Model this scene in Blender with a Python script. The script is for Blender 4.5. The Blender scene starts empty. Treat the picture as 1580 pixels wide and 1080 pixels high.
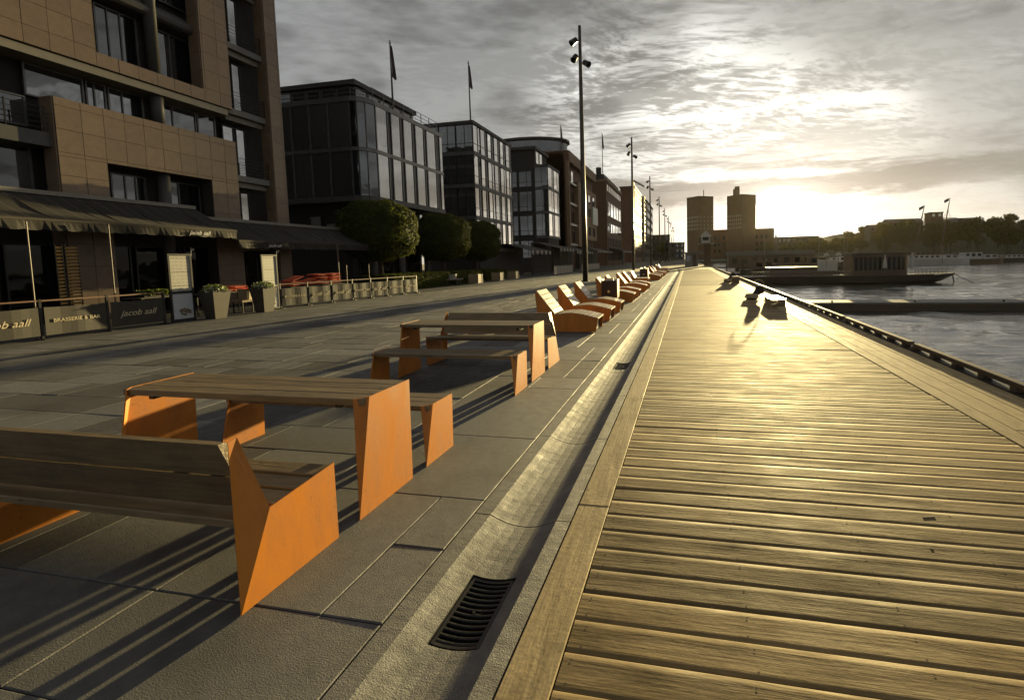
import bpy, math, random
import numpy as np
from mathutils import Vector, Matrix

random.seed(11)
rng = np.random.default_rng(5)
scene = bpy.context.scene
COL = scene.collection
R = math.radians

# ------------------------------------------------------------------ camera
EYE = 1.62
yaw, pitch, roll = R(11.80717), R(-4.13610), R(-1.30685)
fw = Vector((-math.sin(yaw) * math.cos(pitch), math.cos(yaw) * math.cos(pitch), math.sin(pitch)))
r0 = Vector((math.cos(yaw), math.sin(yaw), 0))
u0 = r0.cross(fw)
rt = r0 * math.cos(roll) + u0 * math.sin(roll)
up = u0 * math.cos(roll) - r0 * math.sin(roll)
cd = bpy.data.cameras.new('camera')
cam = bpy.data.objects.new('camera', cd)
COL.objects.link(cam)
M = Matrix(((rt.x, up.x, -fw.x, 0), (rt.y, up.y, -fw.y, 0), (rt.z, up.z, -fw.z, EYE), (0, 0, 0, 1)))
cam.matrix_world = M
cd.sensor_width = 36
cd.lens = 734.64 / 1580 * 36
cd.shift_x = -118.257 / 1580
cd.shift_y = -86.303 / 1580
cd.clip_start = 0.05
cd.clip_end = 6000
scene.camera = cam

# ------------------------------------------------------------------ exposure
vs = scene.view_settings
vs.view_transform = 'Standard'
vs.look = 'None'
vs.gamma = 1
vs.use_curve_mapping = False
vs.exposure = 1.7
scene.cycles.max_bounces = 6
scene.cycles.diffuse_bounces = 3
scene.cycles.glossy_bounces = 4
scene.cycles.transmission_bounces = 4
scene.cycles.volume_bounces = 0
scene.cycles.caustics_reflective = False
scene.cycles.caustics_refractive = False
scene.cycles.sample_clamp_indirect = 4
scene.cycles.use_denoising = True

# ------------------------------------------------------------------ node helpers
class N:
    def __init__(s, tree):
        s.t = tree
    def new(s, kind, **kw):
        n = s.t.nodes.new(kind)
        for k, v in kw.items():
            setattr(n, k, v)
        return n
    def link(s, a, b):
        s.t.links.new(a, b)
    def put(s, sock, v):
        if v is None:
            return
        if hasattr(v, 'is_output') or isinstance(v, bpy.types.NodeSocket):
            s.t.links.new(v, sock)
        else:
            if isinstance(v, (tuple, list)) and len(v) == 3 and sock.type == 'RGBA':
                v = (*v, 1)
            sock.default_value = v
    def m(s, op, a, b=None, c=None, clamp=False):
        n = s.new('ShaderNodeMath', operation=op)
        n.use_clamp = clamp
        s.put(n.inputs[0], a); s.put(n.inputs[1], b); s.put(n.inputs[2], c)
        return n.outputs[0]
    def vm(s, op, a, b=None):
        n = s.new('ShaderNodeVectorMath', operation=op)
        s.put(n.inputs[0], a); s.put(n.inputs[1], b)
        return n.outputs['Value'] if op in ('DOT_PRODUCT', 'LENGTH') else n.outputs[0]
    def mix(s, f, a, b, blend='MIX'):
        n = s.new('ShaderNodeMix', data_type='RGBA', blend_type=blend)
        s.put(n.inputs['Factor'], f)
        s.put(n.inputs[6], a); s.put(n.inputs[7], b)
        return n.outputs[2]
    def ramp(s, f, *stops, interp='LINEAR'):
        n = s.new('ShaderNodeValToRGB')
        n.color_ramp.interpolation = interp
        e = n.color_ramp.elements
        while len(e) < len(stops):
            e.new(0.5)
        for i, (p, c) in enumerate(stops):
            e[i].position = p
            e[i].color = (c, c, c, 1) if not isinstance(c, tuple) else (*c, 1)
        s.put(n.inputs[0], f)
        return n.outputs[0]
    def rng(s, f, a, b, c, d, smooth=False):
        n = s.new('ShaderNodeMapRange')
        n.interpolation_type = 'SMOOTHSTEP' if smooth else 'LINEAR'
        s.put(n.inputs[0], f)
        for i, v in enumerate((a, b, c, d)):
            s.put(n.inputs[1 + i], v)
        return n.outputs[0]
    def noise(s, vec, scale, detail=2, rough=.5, dist=0):
        n = s.new('ShaderNodeTexNoise')
        s.put(n.inputs['Vector'], vec)
        n.inputs['Scale'].default_value = scale
        n.inputs['Detail'].default_value = detail
        n.inputs['Roughness'].default_value = rough
        n.inputs['Distortion'].default_value = dist
        return n.outputs[0]
    def xyz(s, x, y, z):
        n = s.new('ShaderNodeCombineXYZ')
        s.put(n.inputs[0], x); s.put(n.inputs[1], y); s.put(n.inputs[2], z)
        return n.outputs[0]
    def sep(s, v):
        n = s.new('ShaderNodeSeparateXYZ')
        s.put(n.inputs[0], v)
        return n.outputs

# ------------------------------------------------------------------ sun and sky
SUN_AZ, SUN_EL = R(10.07), R(4.0)
sdir = Vector((math.sin(SUN_AZ) * math.cos(SUN_EL), math.cos(SUN_AZ) * math.cos(SUN_EL), math.sin(SUN_EL)))
sl = bpy.data.lights.new('sun', 'SUN')
sl.energy = 5.0
sl.angle = R(0.53)
sl.color = (1.0, 0.79, 0.36)
sun = bpy.data.objects.new('sun', sl)
COL.objects.link(sun)
sun.rotation_euler = sdir.to_track_quat('Z', 'Y').to_euler()
sun.location = (40, 200, 60)

world = bpy.data.worlds.new('World')
scene.world = world
world.use_nodes = True
world.cycles.sampling_method = 'NONE'
wt = world.node_tree
wt.nodes.clear()
w = N(wt)
bg = w.new('ShaderNodeBackground')
out = w.new('ShaderNodeOutputWorld')
w.link(bg.outputs[0], out.inputs[0])
bg.inputs['Strength'].default_value = 0.1
sky = w.new('ShaderNodeTexSky')
sky.sky_type = 'NISHITA'
sky.sun_disc = False
sky.sun_elevation = SUN_EL
sky.sun_rotation = SUN_AZ
sky.dust_density = 2.0
D = w.new('ShaderNodeTexCoord').outputs['Generated']
D = w.vm('NORMALIZE', D)
dx, dy, dz = w.sep(D)
dot = w.vm('DOT_PRODUCT', D, tuple(sdir))
ang = w.m('ARCCOSINE', w.m('MINIMUM', dot, 0.99999))          # angle from the sun, radians
az = w.m('ARCTAN2', dx, dy)
el = w.m('ARCSINE', dz)
elp = w.m('MAXIMUM', el, 0.0)
# cloud ceiling seen in perspective: project on a flat layer
def n2(vec, scale, detail, rough=.55, col=False):
    nn = w.new('ShaderNodeTexNoise', noise_dimensions='2D')
    w.put(nn.inputs['Vector'], vec)
    nn.inputs['Scale'].default_value = scale
    nn.inputs['Detail'].default_value = detail
    nn.inputs['Roughness'].default_value = rough
    return nn.outputs[1 if col else 0]
inv = w.m('DIVIDE', 1.0, w.m('ADD', w.m('MAXIMUM', dz, 0.0), 0.13))
pl = w.xyz(w.m('MULTIPLY', dx, inv), w.m('MULTIPLY', dy, inv), 0.0)
# luminance of the veiled sky: bright towards the sun, grey away from it
aur = w.m('EXPONENT', w.m('MULTIPLY', w.m('POWER', w.m('MULTIPLY', ang, 1 / R(13)), 1.15), -1.0))
core = w.m('EXPONENT', w.m('MULTIPLY', ang, -1 / R(1.1)))
base = w.m('ADD', 0.25, w.m('ADD', w.m('MULTIPLY', aur, 0.46), w.m('MULTIPLY', core, 22.0)))
# a lighter strip low in the sky all round
low = w.m('EXPONENT', w.m('MULTIPLY', elp, -1 / R(11)))
base = w.m('ADD', base, w.m('MULTIPLY', low, 0.20))
# rippled altocumulus drawn out in streaks, thickest over the harbour
rot = w.new('ShaderNodeMapping')
w.link(pl, rot.inputs['Vector'])
rot.inputs['Rotation'].default_value = (0, 0, R(24))
rot.inputs['Scale'].default_value = (0.75, 2.1, 1.0)
warp = w.vm('ADD', rot.outputs[0], w.vm('MULTIPLY', n2(pl, 1.5, 2, .5, True), (0.3, 0.3, 0)))
streak = n2(warp, 2.0, 5, 0.6)
rip = n2(w.vm('MULTIPLY', warp, (2.4, 1.1, 1)), 9.0, 3, 0.62)
big = n2(w.vm('ADD', pl, (3.1, 1.2, 0)), 0.9, 2, 0.5)
fa = w.m('DIVIDE', w.m('SUBTRACT', w.m('SUBTRACT', az, R(4)), w.m('MULTIPLY', w.m('SUBTRACT', el, R(17)), -0.45)), R(19))
fe = w.m('DIVIDE', w.m('SUBTRACT', el, R(20)), R(12))
field = w.m('EXPONENT', w.m('MULTIPLY', w.m('ADD', w.m('MULTIPLY', fa, fa), w.m('MULTIPLY', fe, fe)), -1.0))
patch = w.rng(w.m('ADD', w.m('MULTIPLY', big, 0.8), w.m('MULTIPLY', field, 0.42)), 0.46, 0.82, 0.0, 1.0, True)
tex = w.m('ADD', w.m('MULTIPLY', streak, 0.60), w.m('MULTIPLY', rip, 0.40))
alto = w.m('MULTIPLY', w.rng(tex, 0.41, 0.59, 0.0, 1.0, True), w.rng(patch, 0, 1, 0.10, 1.0))
lumA = w.m('MULTIPLY', w.m('ADD', base, w.m('MULTIPLY', alto, 0.12)), w.m('ADD', 0.78, w.m('MULTIPLY', alto, 1.1)))
# long dark stratus bars low in the sky
bars = n2(w.xyz(w.m('MULTIPLY', az, 2.4), w.m('MULTIPLY', el, 26.0), 0.0), 1.3, 4, 0.55)
edge = n2(w.xyz(w.m('MULTIPLY', az, 9.0), w.m('MULTIPLY', el, 40.0), 0.0), 1.6, 4, 0.6)
bmask = w.m('MULTIPLY', w.rng(el, R(4.6), R(6.6), 0, 1, True), w.rng(el, R(9), R(14), 1, 0, True))
bar = w.m('MULTIPLY', w.rng(bars, 0.55, 0.66, 0.0, 0.8, True), bmask)
dd = w.m('ABSOLUTE', w.m('SUBTRACT', el, w.m('ADD', R(7.4), w.m('MULTIPLY', w.m('SUBTRACT', edge, 0.5), R(2.6)))))
b1 = w.m('MULTIPLY', w.rng(dd, R(0.7), R(1.8), 1.0, 0.0, True), w.m('MULTIPLY', w.rng(az, R(-16), R(-3), 0, 1, True), w.rng(az, R(20), R(37), 1, 0, True)))
bar = w.m('MAXIMUM', bar, b1)
lumB = w.m('MULTIPLY', lumA, w.m('SUBTRACT', 1.0, w.m('MULTIPLY', bar, 0.78)))
# larger soft grey masses
soft = w.rng(n2(w.xyz(w.m('MULTIPLY', az, 2.0), w.m('MULTIPLY', el, 7.0), 0.0), 1.7, 4, 0.55), 0.44, 0.66, 0, 1, True)
lumC = w.m('MULTIPLY', lumB, w.m('SUBTRACT', 1.0, w.m('MULTIPLY', soft, w.rng(ang, R(8), R(22), 0.0, 0.45, True))))
# colour: warm white near the sun, neutral grey away from it
warmth = w.m('EXPONENT', w.m('MULTIPLY', ang, -1 / R(24)))
tint = w.mix(warmth, (0.95, 0.975, 0.985), (1.0, 0.955, 0.79))
sc = w.new('ShaderNodeVectorMath', operation='SCALE')
w.link(tint, sc.inputs[0])
w.link(w.m('MULTIPLY', lumC, 3.9), sc.inputs['Scale'])
# the clear sky behind the clouds
hsv = w.new('ShaderNodeHueSaturation')
w.link(sky.outputs[0], hsv.inputs['Color'])
hsv.inputs['Saturation'].default_value = 0.35
cover = w.mix(0.95, hsv.outputs[0], sc.outputs[0])
w.link(cover, bg.inputs['Color'])

# ------------------------------------------------------------------ materials
MATS = {}
def principled(name):
    m = bpy.data.materials.new(name)
    m.use_nodes = True
    nt = m.node_tree
    b = nt.nodes['Principled BSDF']
    MATS[name] = m
    return m, N(nt), b

def mat(name, c1, c2=None, rough=.6, metal=0, ior=1.5, scale=3, detail=4, stretch=(1, 1, 1), rnd=0.0,
        bump=0, bscale=40, bdist=.002, c3=None, c3scale=200, c3amt=.5, rrange=0, bstretch=None):
    m, n, b = principled(name)
    geo = n.new('ShaderNodeNewGeometry').outputs['Position']
    rn = n.new('ShaderNodeObjectInfo').outputs['Random']
    off = n.xyz(n.m('MULTIPLY', rn, 37.0), n.m('MULTIPLY', rn, 91.0), n.m('MULTIPLY', rn, 53.0)) if rnd else None
    p = n.vm('ADD', geo, off) if rnd else geo
    ps = n.vm('MULTIPLY', p, tuple(stretch)) if tuple(stretch) != (1, 1, 1) else p
    nz = n.noise(ps, scale, detail, .6)
    col = n.mix(n.rng(nz, .3, .7, 0, 1), c1, c2 or tuple(v * .7 for v in c1))
    if c3:
        s = n.rng(n.noise(p, c3scale, 2, .6), .52, .66, 0, c3amt)
        col = n.mix(s, col, c3)
    if rnd:
        k = n.m('ADD', 1 - rnd, n.m('MULTIPLY', rn, 2 * rnd))
        sc = n.new('ShaderNodeVectorMath', operation='SCALE')
        n.link(col, sc.inputs[0]); n.link(k, sc.inputs['Scale'])
        col = sc.outputs[0]
    n.put(b.inputs['Base Color'], col)
    if rrange:
        n.put(b.inputs['Roughness'], n.rng(nz, .3, .7, rough - rrange, rough + rrange))
    else:
        b.inputs['Roughness'].default_value = rough
    b.inputs['Metallic'].default_value = metal
    b.inputs['IOR'].default_value = ior
    if bump:
        bn = n.new('ShaderNodeBump')
        bn.inputs['Strength'].default_value = bump
        bn.inputs['Distance'].default_value = bdist
        pb = n.vm('MULTIPLY', p, tuple(bstretch or stretch))
        n.link(n.noise(pb, bscale, 4, .65), bn.inputs['Height'])
        n.link(bn.outputs[0], b.inputs['Normal'])
    return m

# split granite paving: the tone of each slab is its own
def granite(name, c1, c2, tone_attr=True, bscale=140, bdist=.006, wave=0):
    m, n, b = principled(name)
    p = n.new('ShaderNodeNewGeometry').outputs['Position']
    sp = n.noise(p, 230, 2, .7)
    mid = n.noise(p, 9, 5, .6)
    st = n.noise(p, 1.1, 5, .65)
    col = n.mix(n.rng(sp, .35, .68, 0, 1), c1, c2)
    col = n.mix(n.rng(mid, .3, .7, 0, .45), col, tuple(v * .6 for v in c1))
    col = n.mix(n.rng(st, .5, .7, 0, .7), col, (c1[0] * .45, c1[1] * .42, c1[2] * .4))
    gum = n.new('ShaderNodeTexVoronoi')
    n.link(n.vm('MULTIPLY', p, (1, 1, 0)), gum.inputs['Vector'])
    gum.inputs['Scale'].default_value = 1.7
    gs = n.m('MULTIPLY', n.rng(gum.outputs['Distance'], .022, .034, .75, 0), n.rng(n.noise(p, .9, 2), .45, .55, 0, 1))
    col = n.mix(gs, col, (.03, .028, .026))
    if tone_attr:
        at = n.new('ShaderNodeAttribute')
        at.attribute_name = 'tone'
        sc = n.new('ShaderNodeVectorMath', operation='SCALE')
        n.link(col, sc.inputs[0]); n.link(at.outputs['Fac'], sc.inputs['Scale'])
        col = sc.outputs[0]
    n.put(b.inputs['Base Color'], col)
    n.put(b.inputs['Roughness'], n.rng(mid, .3, .7, .6, .8))
    h = n.m('ADD', n.noise(p, bscale, 4, .7), n.m('MULTIPLY', n.noise(p, 16, 3, .6), .45))
    if wave:
        pw = n.vm('MULTIPLY', p, (5, 18, 5))
        h = n.m('ADD', h, n.m('MULTIPLY', n.noise(pw, 1.2, 2, .5), wave))
    bn = n.new('ShaderNodeBump')
    bn.inputs['Strength'].default_value = 1.0
    bn.inputs['Distance'].default_value = bdist
    n.link(h, bn.inputs['Height'])
    n.link(bn.outputs[0], b.inputs['Normal'])
    return m

granite('granite_slab', (.078, .076, .073), (.172, .165, .156), bdist=.0038)
granite('granite_gutter', (.078, .075, .071), (.168, .161, .15), tone_attr=False, bscale=130, bdist=.0045, wave=.7)

# timber: grain runs along axis ax
def timber(name, c1, c2, ax, rough=(.34, .55), rnd=.22, bdist=.0022, stain=.65, spec=.5):
    m, n, b = principled(name)
    geo = n.new('ShaderNodeNewGeometry').outputs['Position']
    rn = n.new('ShaderNodeObjectInfo').outputs['Random']
    off = n.xyz(n.m('MULTIPLY', rn, 71.0), n.m('MULTIPLY', rn, 43.0), n.m('MULTIPLY', rn, 19.0))
    p = n.vm('ADD', geo, off)
    s = [1.0, 1.0, 1.0]
    s[ax] = .055
    g = n.noise(n.vm('MULTIPLY', p, tuple(v * 1.0 for v in s)), 62, 5, .62, .35)
    s2 = [1.0, 1.0, 1.0]
    s2[ax] = .16
    g2 = n.noise(n.vm('MULTIPLY', p, tuple(s2)), 9.0, 4, .6, .8)
    bl = n.noise(p, 2.2, 5, .65)
    col = n.mix(n.rng(g, .28, .72, 0, 1), c1, c2)
    col = n.mix(n.rng(g2, .45, .75, 0, .6), col, tuple(v * .45 for v in c1))
    col = n.mix(n.rng(bl, .52, .75, 0, stain), col, (c1[0] * .4, c1[1] * .42, c1[2] * .45))
    # knots
    vo = n.new('ShaderNodeTexVoronoi')
    sk = [5.5, 5.5, 5.5]
    sk[ax] = 2.2
    n.link(n.vm('MULTIPLY', p, tuple(sk)), vo.inputs['Vector'])
    vo.inputs['Scale'].default_value = 1.0
    kn = n.rng(vo.outputs['Distance'], .018, .06, .75, 0, True)
    col = n.mix(kn, col, (c1[0] * .16, c1[1] * .15, c1[2] * .14))
    k = n.m('ADD', 1 - rnd, n.m('MULTIPLY', rn, 2 * rnd))
    sc = n.new('ShaderNodeVectorMath', operation='SCALE')
    n.link(col, sc.inputs[0]); n.link(k, sc.inputs['Scale'])
    n.put(b.inputs['Base Color'], sc.outputs[0])
    b.inputs['Specular IOR Level'].default_value = spec
    n.put(b.inputs['Roughness'], n.rng(n.m('ADD', n.m('MULTIPLY', g2, .6), n.m('MULTIPLY', bl, .4)), .32, .68, rough[0], rough[1]))
    h = n.m('ADD', g, n.m('ADD', n.m('MULTIPLY', g2, 1.6), n.m('MULTIPLY', n.noise(p, 30, 3, .6), .5)))
    bn = n.new('ShaderNodeBump')
    bn.inputs['Strength'].default_value = 1.0
    bn.inputs['Distance'].default_value = bdist
    n.link(h, bn.inputs['Height'])
    n.link(bn.outputs[0], b.inputs['Normal'])
    return m

timber('deck_wood', (.165, .108, .042), (.275, .189, .079), 0, rough=(.66, .9), rnd=.3, spec=.22, bdist=.0013)
timber('board_wood', (.30, .215, .098), (.41, .305, .15), 1, rough=(.62, .86), rnd=.12, spec=.34)
timber('seat_wood', (.135, .092, .044), (.23, .165, .085), 0, rough=(.38, .6), rnd=.15)
timber('lounger_wood', (.30, .225, .13), (.41, .32, .20), 1, rough=(.25, .45), rnd=.12)
timber('dark_timber', (.075, .05, .03), (.12, .085, .05), 1, rough=(.5, .7))

def paint(name, c, rough, dirt):
    m, n, b = principled(name)
    p = n.new('ShaderNodeNewGeometry').outputs['Position']
    a = n.noise(n.vm('MULTIPLY', p, (1, 1, .35)), 6, 6, .65)
    d = n.noise(p, 38, 4, .7)
    z = n.sep(p)[2]
    col = n.mix(n.rng(a, .35, .7, 0, .75), tuple(min(1, v * 1.08) for v in c), (c[0] * .66, c[1] * .62, c[2] * .6))
    col = n.mix(n.m('MULTIPLY', n.rng(d, .56, .70, 0, .75), n.rng(a, .42, .58, 0, 1)), col, dirt)
    n.put(b.inputs['Base Color'], col)
    n.put(b.inputs['Roughness'], n.rng(a, .3, .7, rough - .08, rough + .12))
    bn = n.new('ShaderNodeBump')
    bn.inputs['Strength'].default_value = .35
    bn.inputs['Distance'].default_value = .001
    n.link(n.noise(p, 90, 3, .6), bn.inputs['Height'])
    n.link(bn.outputs[0], b.inputs['Normal'])
    return m
paint('orange_steel', (.53, .185, .02), .42, (.17, .08, .025))
paint('orange_brown_steel', (.36, .11, .018), .45, (.1, .05, .02))
mat('iron', (.035, .032, .028), (.02, .018, .016), rough=.45, metal=.6, scale=40, bump=.5, bscale=120, bdist=.001)
mat('black_metal', (.022, .02, .018), (.014, .013, .012), rough=.4, metal=.3)
mat('pole_metal', (.10, .085, .065), (.07, .06, .048), rough=.35, metal=.7, scale=2)
mat('grey_metal', (.16, .155, .145), (.12, .115, .11), rough=.4, metal=.5)
mat('white_metal', (.55, .54, .5), (.45, .44, .42), rough=.45)
mat('steel_bright', (.5, .5, .48), (.4, .4, .38), rough=.28, metal=.9)
mat('joint_dark', (.022, .019, .016), (.014, .012, .01), rough=.9, scale=20)
mat('plinth_dark', (.03, .026, .022), (.02, .018, .016), rough=.8)
mat('brown_granite', (.21, .14, .087), (.155, .103, .065), rough=.42, scale=5, rnd=.10, c3=(.34, .25, .17), c3scale=95, c3amt=.6,
    bump=.3, bscale=60, bdist=.001)
mat('backing_dark', (.05, .038, .028), (.035, .027, .02), rough=.8)
mat('concrete', (.20, .19, .17), (.15, .142, .13), rough=.75, scale=2.5, bump=.3, bscale=25, bdist=.003)
mat('concrete_dark', (.085, .08, .072), (.06, .057, .052), rough=.6, scale=2.5)
mat('pale_panel', (.25, .225, .175), (.20, .18, .145), rough=.55)
mat('brick_brown', (.15, .075, .042), (.10, .052, .03), rough=.85, scale=1.2, c3=(.19, .10, .06), c3scale=9, c3amt=.6)
mat('brick_light', (.26, .165, .085), (.20, .125, .068), rough=.8, scale=1.2, c3=(.30, .2, .12), c3scale=8, c3amt=.5)
mat('far_brick', (.13, .07, .042), (.10, .055, .034), rough=.9, scale=.2)
mat('far_stone', (.14, .12, .098), (.11, .092, .077), rough=.9, scale=.2)
mat('far_dark', (.09, .075, .06), (.065, .055, .045), rough=.9, scale=.2)
mat('roof_dark', (.06, .05, .042), (.045, .04, .034), rough=.7)
mat('awning_cloth', (.022, .018, .013), (.016, .013, .01), rough=.85, scale=6, bump=.4, bscale=30, bdist=.004)
mat('awning_stripe', (.055, .045, .034), (.042, .034, .026), rough=.85)
mat('banner_cloth', (.04, .033, .023), (.03, .025, .018), rough=.75, scale=14, bump=.4, bscale=22, bdist=.004)
mat('print_cream', (.62, .52, .33), (.55, .46, .3), rough=.7)
mat('print_white', (.72, .70, .64), (.65, .63, .58), rough=.6)
mat('print_dark', (.05, .045, .04), (.04, .036, .03), rough=.7)
mat('paper', (.33, .315, .275), (.27, .26, .225), rough=.45, scale=8)
mat('poster_cool', (.42, .44, .46), (.50, .51, .52), rough=.3, scale=5)
mat('food_brown', (.20, .15, .08), (.09, .07, .04), rough=.5, scale=30)
mat('rail_wood', (.16, .07, .035), (.11, .05, .025), rough=.5)
mat('slat_wood', (.42, .27, .10), (.34, .21, .08), rough=.4)
mat('cushion_red', (.62, .10, .035), (.5, .075, .025), rough=.8, rnd=.12, bump=.4, bscale=18, bdist=.01)
mat('wicker', (.24, .17, .09), (.15, .105, .055), rough=.7, scale=60, bump=.8, bscale=110, bdist=.004)
mat('pot_stone', (.06, .051, .037), (.042, .036, .026), rough=.7, scale=8, bump=.4, bscale=40, bdist=.003)
mat('box_wood', (.36, .27, .16), (.28, .21, .125), rough=.6, scale=3, stretch=(1, 1, 8))
mat('sign_paint', (.55, .56, .46), (.48, .5, .42), rough=.5)
mat('lamp_red', (.5, .04, .02), rough=.5)
mat('flag_cloth', (.07, .03, .03), (.03, .03, .05), rough=.8, scale=.9)
mat('soil', (.05, .04, .03), (.035, .03, .022), rough=.95)
mat('far_ground', (.09, .08, .06), (.065, .06, .045), rough=.95, scale=.4)
mat('hill_green', (.05, .055, .025), (.035, .04, .018), rough=.95, scale=.3)
mat('quay_stone', (.085, .078, .068), (.055, .05, .045), rough=.85, scale=1.5, bump=.5, bscale=8, bdist=.02)
mat('hull_dark', (.03, .024, .02), (.022, .018, .015), rough=.5, scale=1)
mat('hull_white', (.45, .45, .45), (.38, .38, .39), rough=.4, scale=.6)
mat('ship_brown', (.11, .075, .05), (.08, .055, .038), rough=.6, scale=1)
mat('canvas_white', (.5, .48, .42), (.42, .4, .36), rough=.8)
mat('rope', (.4, .34, .24), (.32, .27, .19), rough=.8, scale=90)
mat('bark', (.07, .05, .035), (.045, .033, .024), rough=.9, scale=12, stretch=(1, 1, .2), bump=.6, bscale=30, bdist=.01)
mat('flower_white', (.62, .6, .52), (.5, .49, .42), rough=.7)
mat('skin_lamp', (.8, .62, .25), rough=.4)

def glass(name, c, ior, rough=.02):
    m, n, b = principled(name)
    rn = n.new('ShaderNodeObjectInfo').outputs['Random']
    p = n.new('ShaderNodeNewGeometry').outputs['Position']
    k = n.m('ADD', .6, n.m('MULTIPLY', rn, .9))
    sc = n.new('ShaderNodeVectorMath', operation='SCALE')
    sc.inputs[0].default_value = c
    n.link(k, sc.inputs['Scale'])
    n.put(b.inputs['Base Color'], sc.outputs[0])
    b.inputs['Roughness'].default_value = rough
    b.inputs['IOR'].default_value = ior
    bn = n.new('ShaderNodeBump')
    bn.inputs['Strength'].default_value = .25
    bn.inputs['Distance'].default_value = .02
    n.link(n.noise(n.vm('ADD', p, n.xyz(n.m('MULTIPLY', rn, 20.0), 0.0, 0.0)), .9, 2, .5), bn.inputs['Height'])
    n.link(bn.outputs[0], b.inputs['Normal'])
    return m
glass('window_glass', (.014, .016, .018), 2.4)
glass('facade_glass', (.02, .02, .018), 5.0)
glass('end_glass', (.035, .036, .034), 2.6)
glass('dark_glass', (.006, .006, .006), 1.3)
mat('blind_pale', (.30, .29, .25), (.25, .24, .21), rough=.6)

def leafy(name, c1, c2, trans):
    m = bpy.data.materials.new(name)
    m.use_nodes = True
    MATS[name] = m
    nt = m.node_tree
    n = N(nt)
    b = nt.nodes['Principled BSDF']
    p = n.new('ShaderNodeNewGeometry').outputs['Position']
    c = n.mix(n.rng(n.noise(p, 3.0, 4, .7), .3, .7, 0, 1), c1, c2)
    n.put(b.inputs['Base Color'], c)
    b.inputs['Roughness'].default_value = .75
    b.inputs['Specular IOR Level'].default_value = .15
    t = n.new('ShaderNodeBsdfTranslucent')
    n.link(n.mix(.6, c, (c2[0] * 1.8, c2[1] * 1.7, c2[2] * .8)), t.inputs['Color'])
    ms = n.new('ShaderNodeMixShader')
    ms.inputs[0].default_value = trans
    n.link(b.outputs[0], ms.inputs[1]); n.link(t.outputs[0], ms.inputs[2])
    n.link(ms.outputs[0], nt.nodes['Material Output'].inputs[0])
leafy('topiary_leaf', (.036, .048, .011), (.078, .09, .02), .34)
leafy('hedge_leaf', (.035, .048, .010), (.085, .095, .02), .3)
leafy('far_leaf', (.042, .044, .014), (.085, .078, .024), .3)
leafy('pot_leaf', (.05, .08, .015), (.10, .13, .03), .3)

def water_mat():
    m, n, b = principled('water')
    p = n.new('ShaderNodeNewGeometry').outputs['Position']
    n.put(b.inputs['Base Color'], (.03, .033, .028))
    b.inputs['Roughness'].default_value = .05
    b.inputs['IOR'].default_value = 2.3
    b.inputs['Specular IOR Level'].default_value = .8
    a = n.noise(n.vm('MULTIPLY', p, (.32, 1.4, 1)), 1.5, 4, .6, .4)
    c = n.noise(n.vm('MULTIPLY', p, (.4, 1.5, 1)), 3.6, 3, .6, .3)
    d = n.noise(p, .16, 2, .5)
    h = n.m('ADD', n.m('MULTIPLY', a, 1.0), n.m('MULTIPLY', c, .3))
    h = n.m('MULTIPLY', h, n.rng(d, .3, .7, .7, 1.2))
    bn = n.new('ShaderNodeBump')
    bn.inputs['Strength'].default_value = 1.0
    bn.inputs['Distance'].default_value = .07
    n.link(h, bn.inputs['Height'])
    n.link(bn.outputs[0], b.inputs['Normal'])
water_mat()

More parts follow.
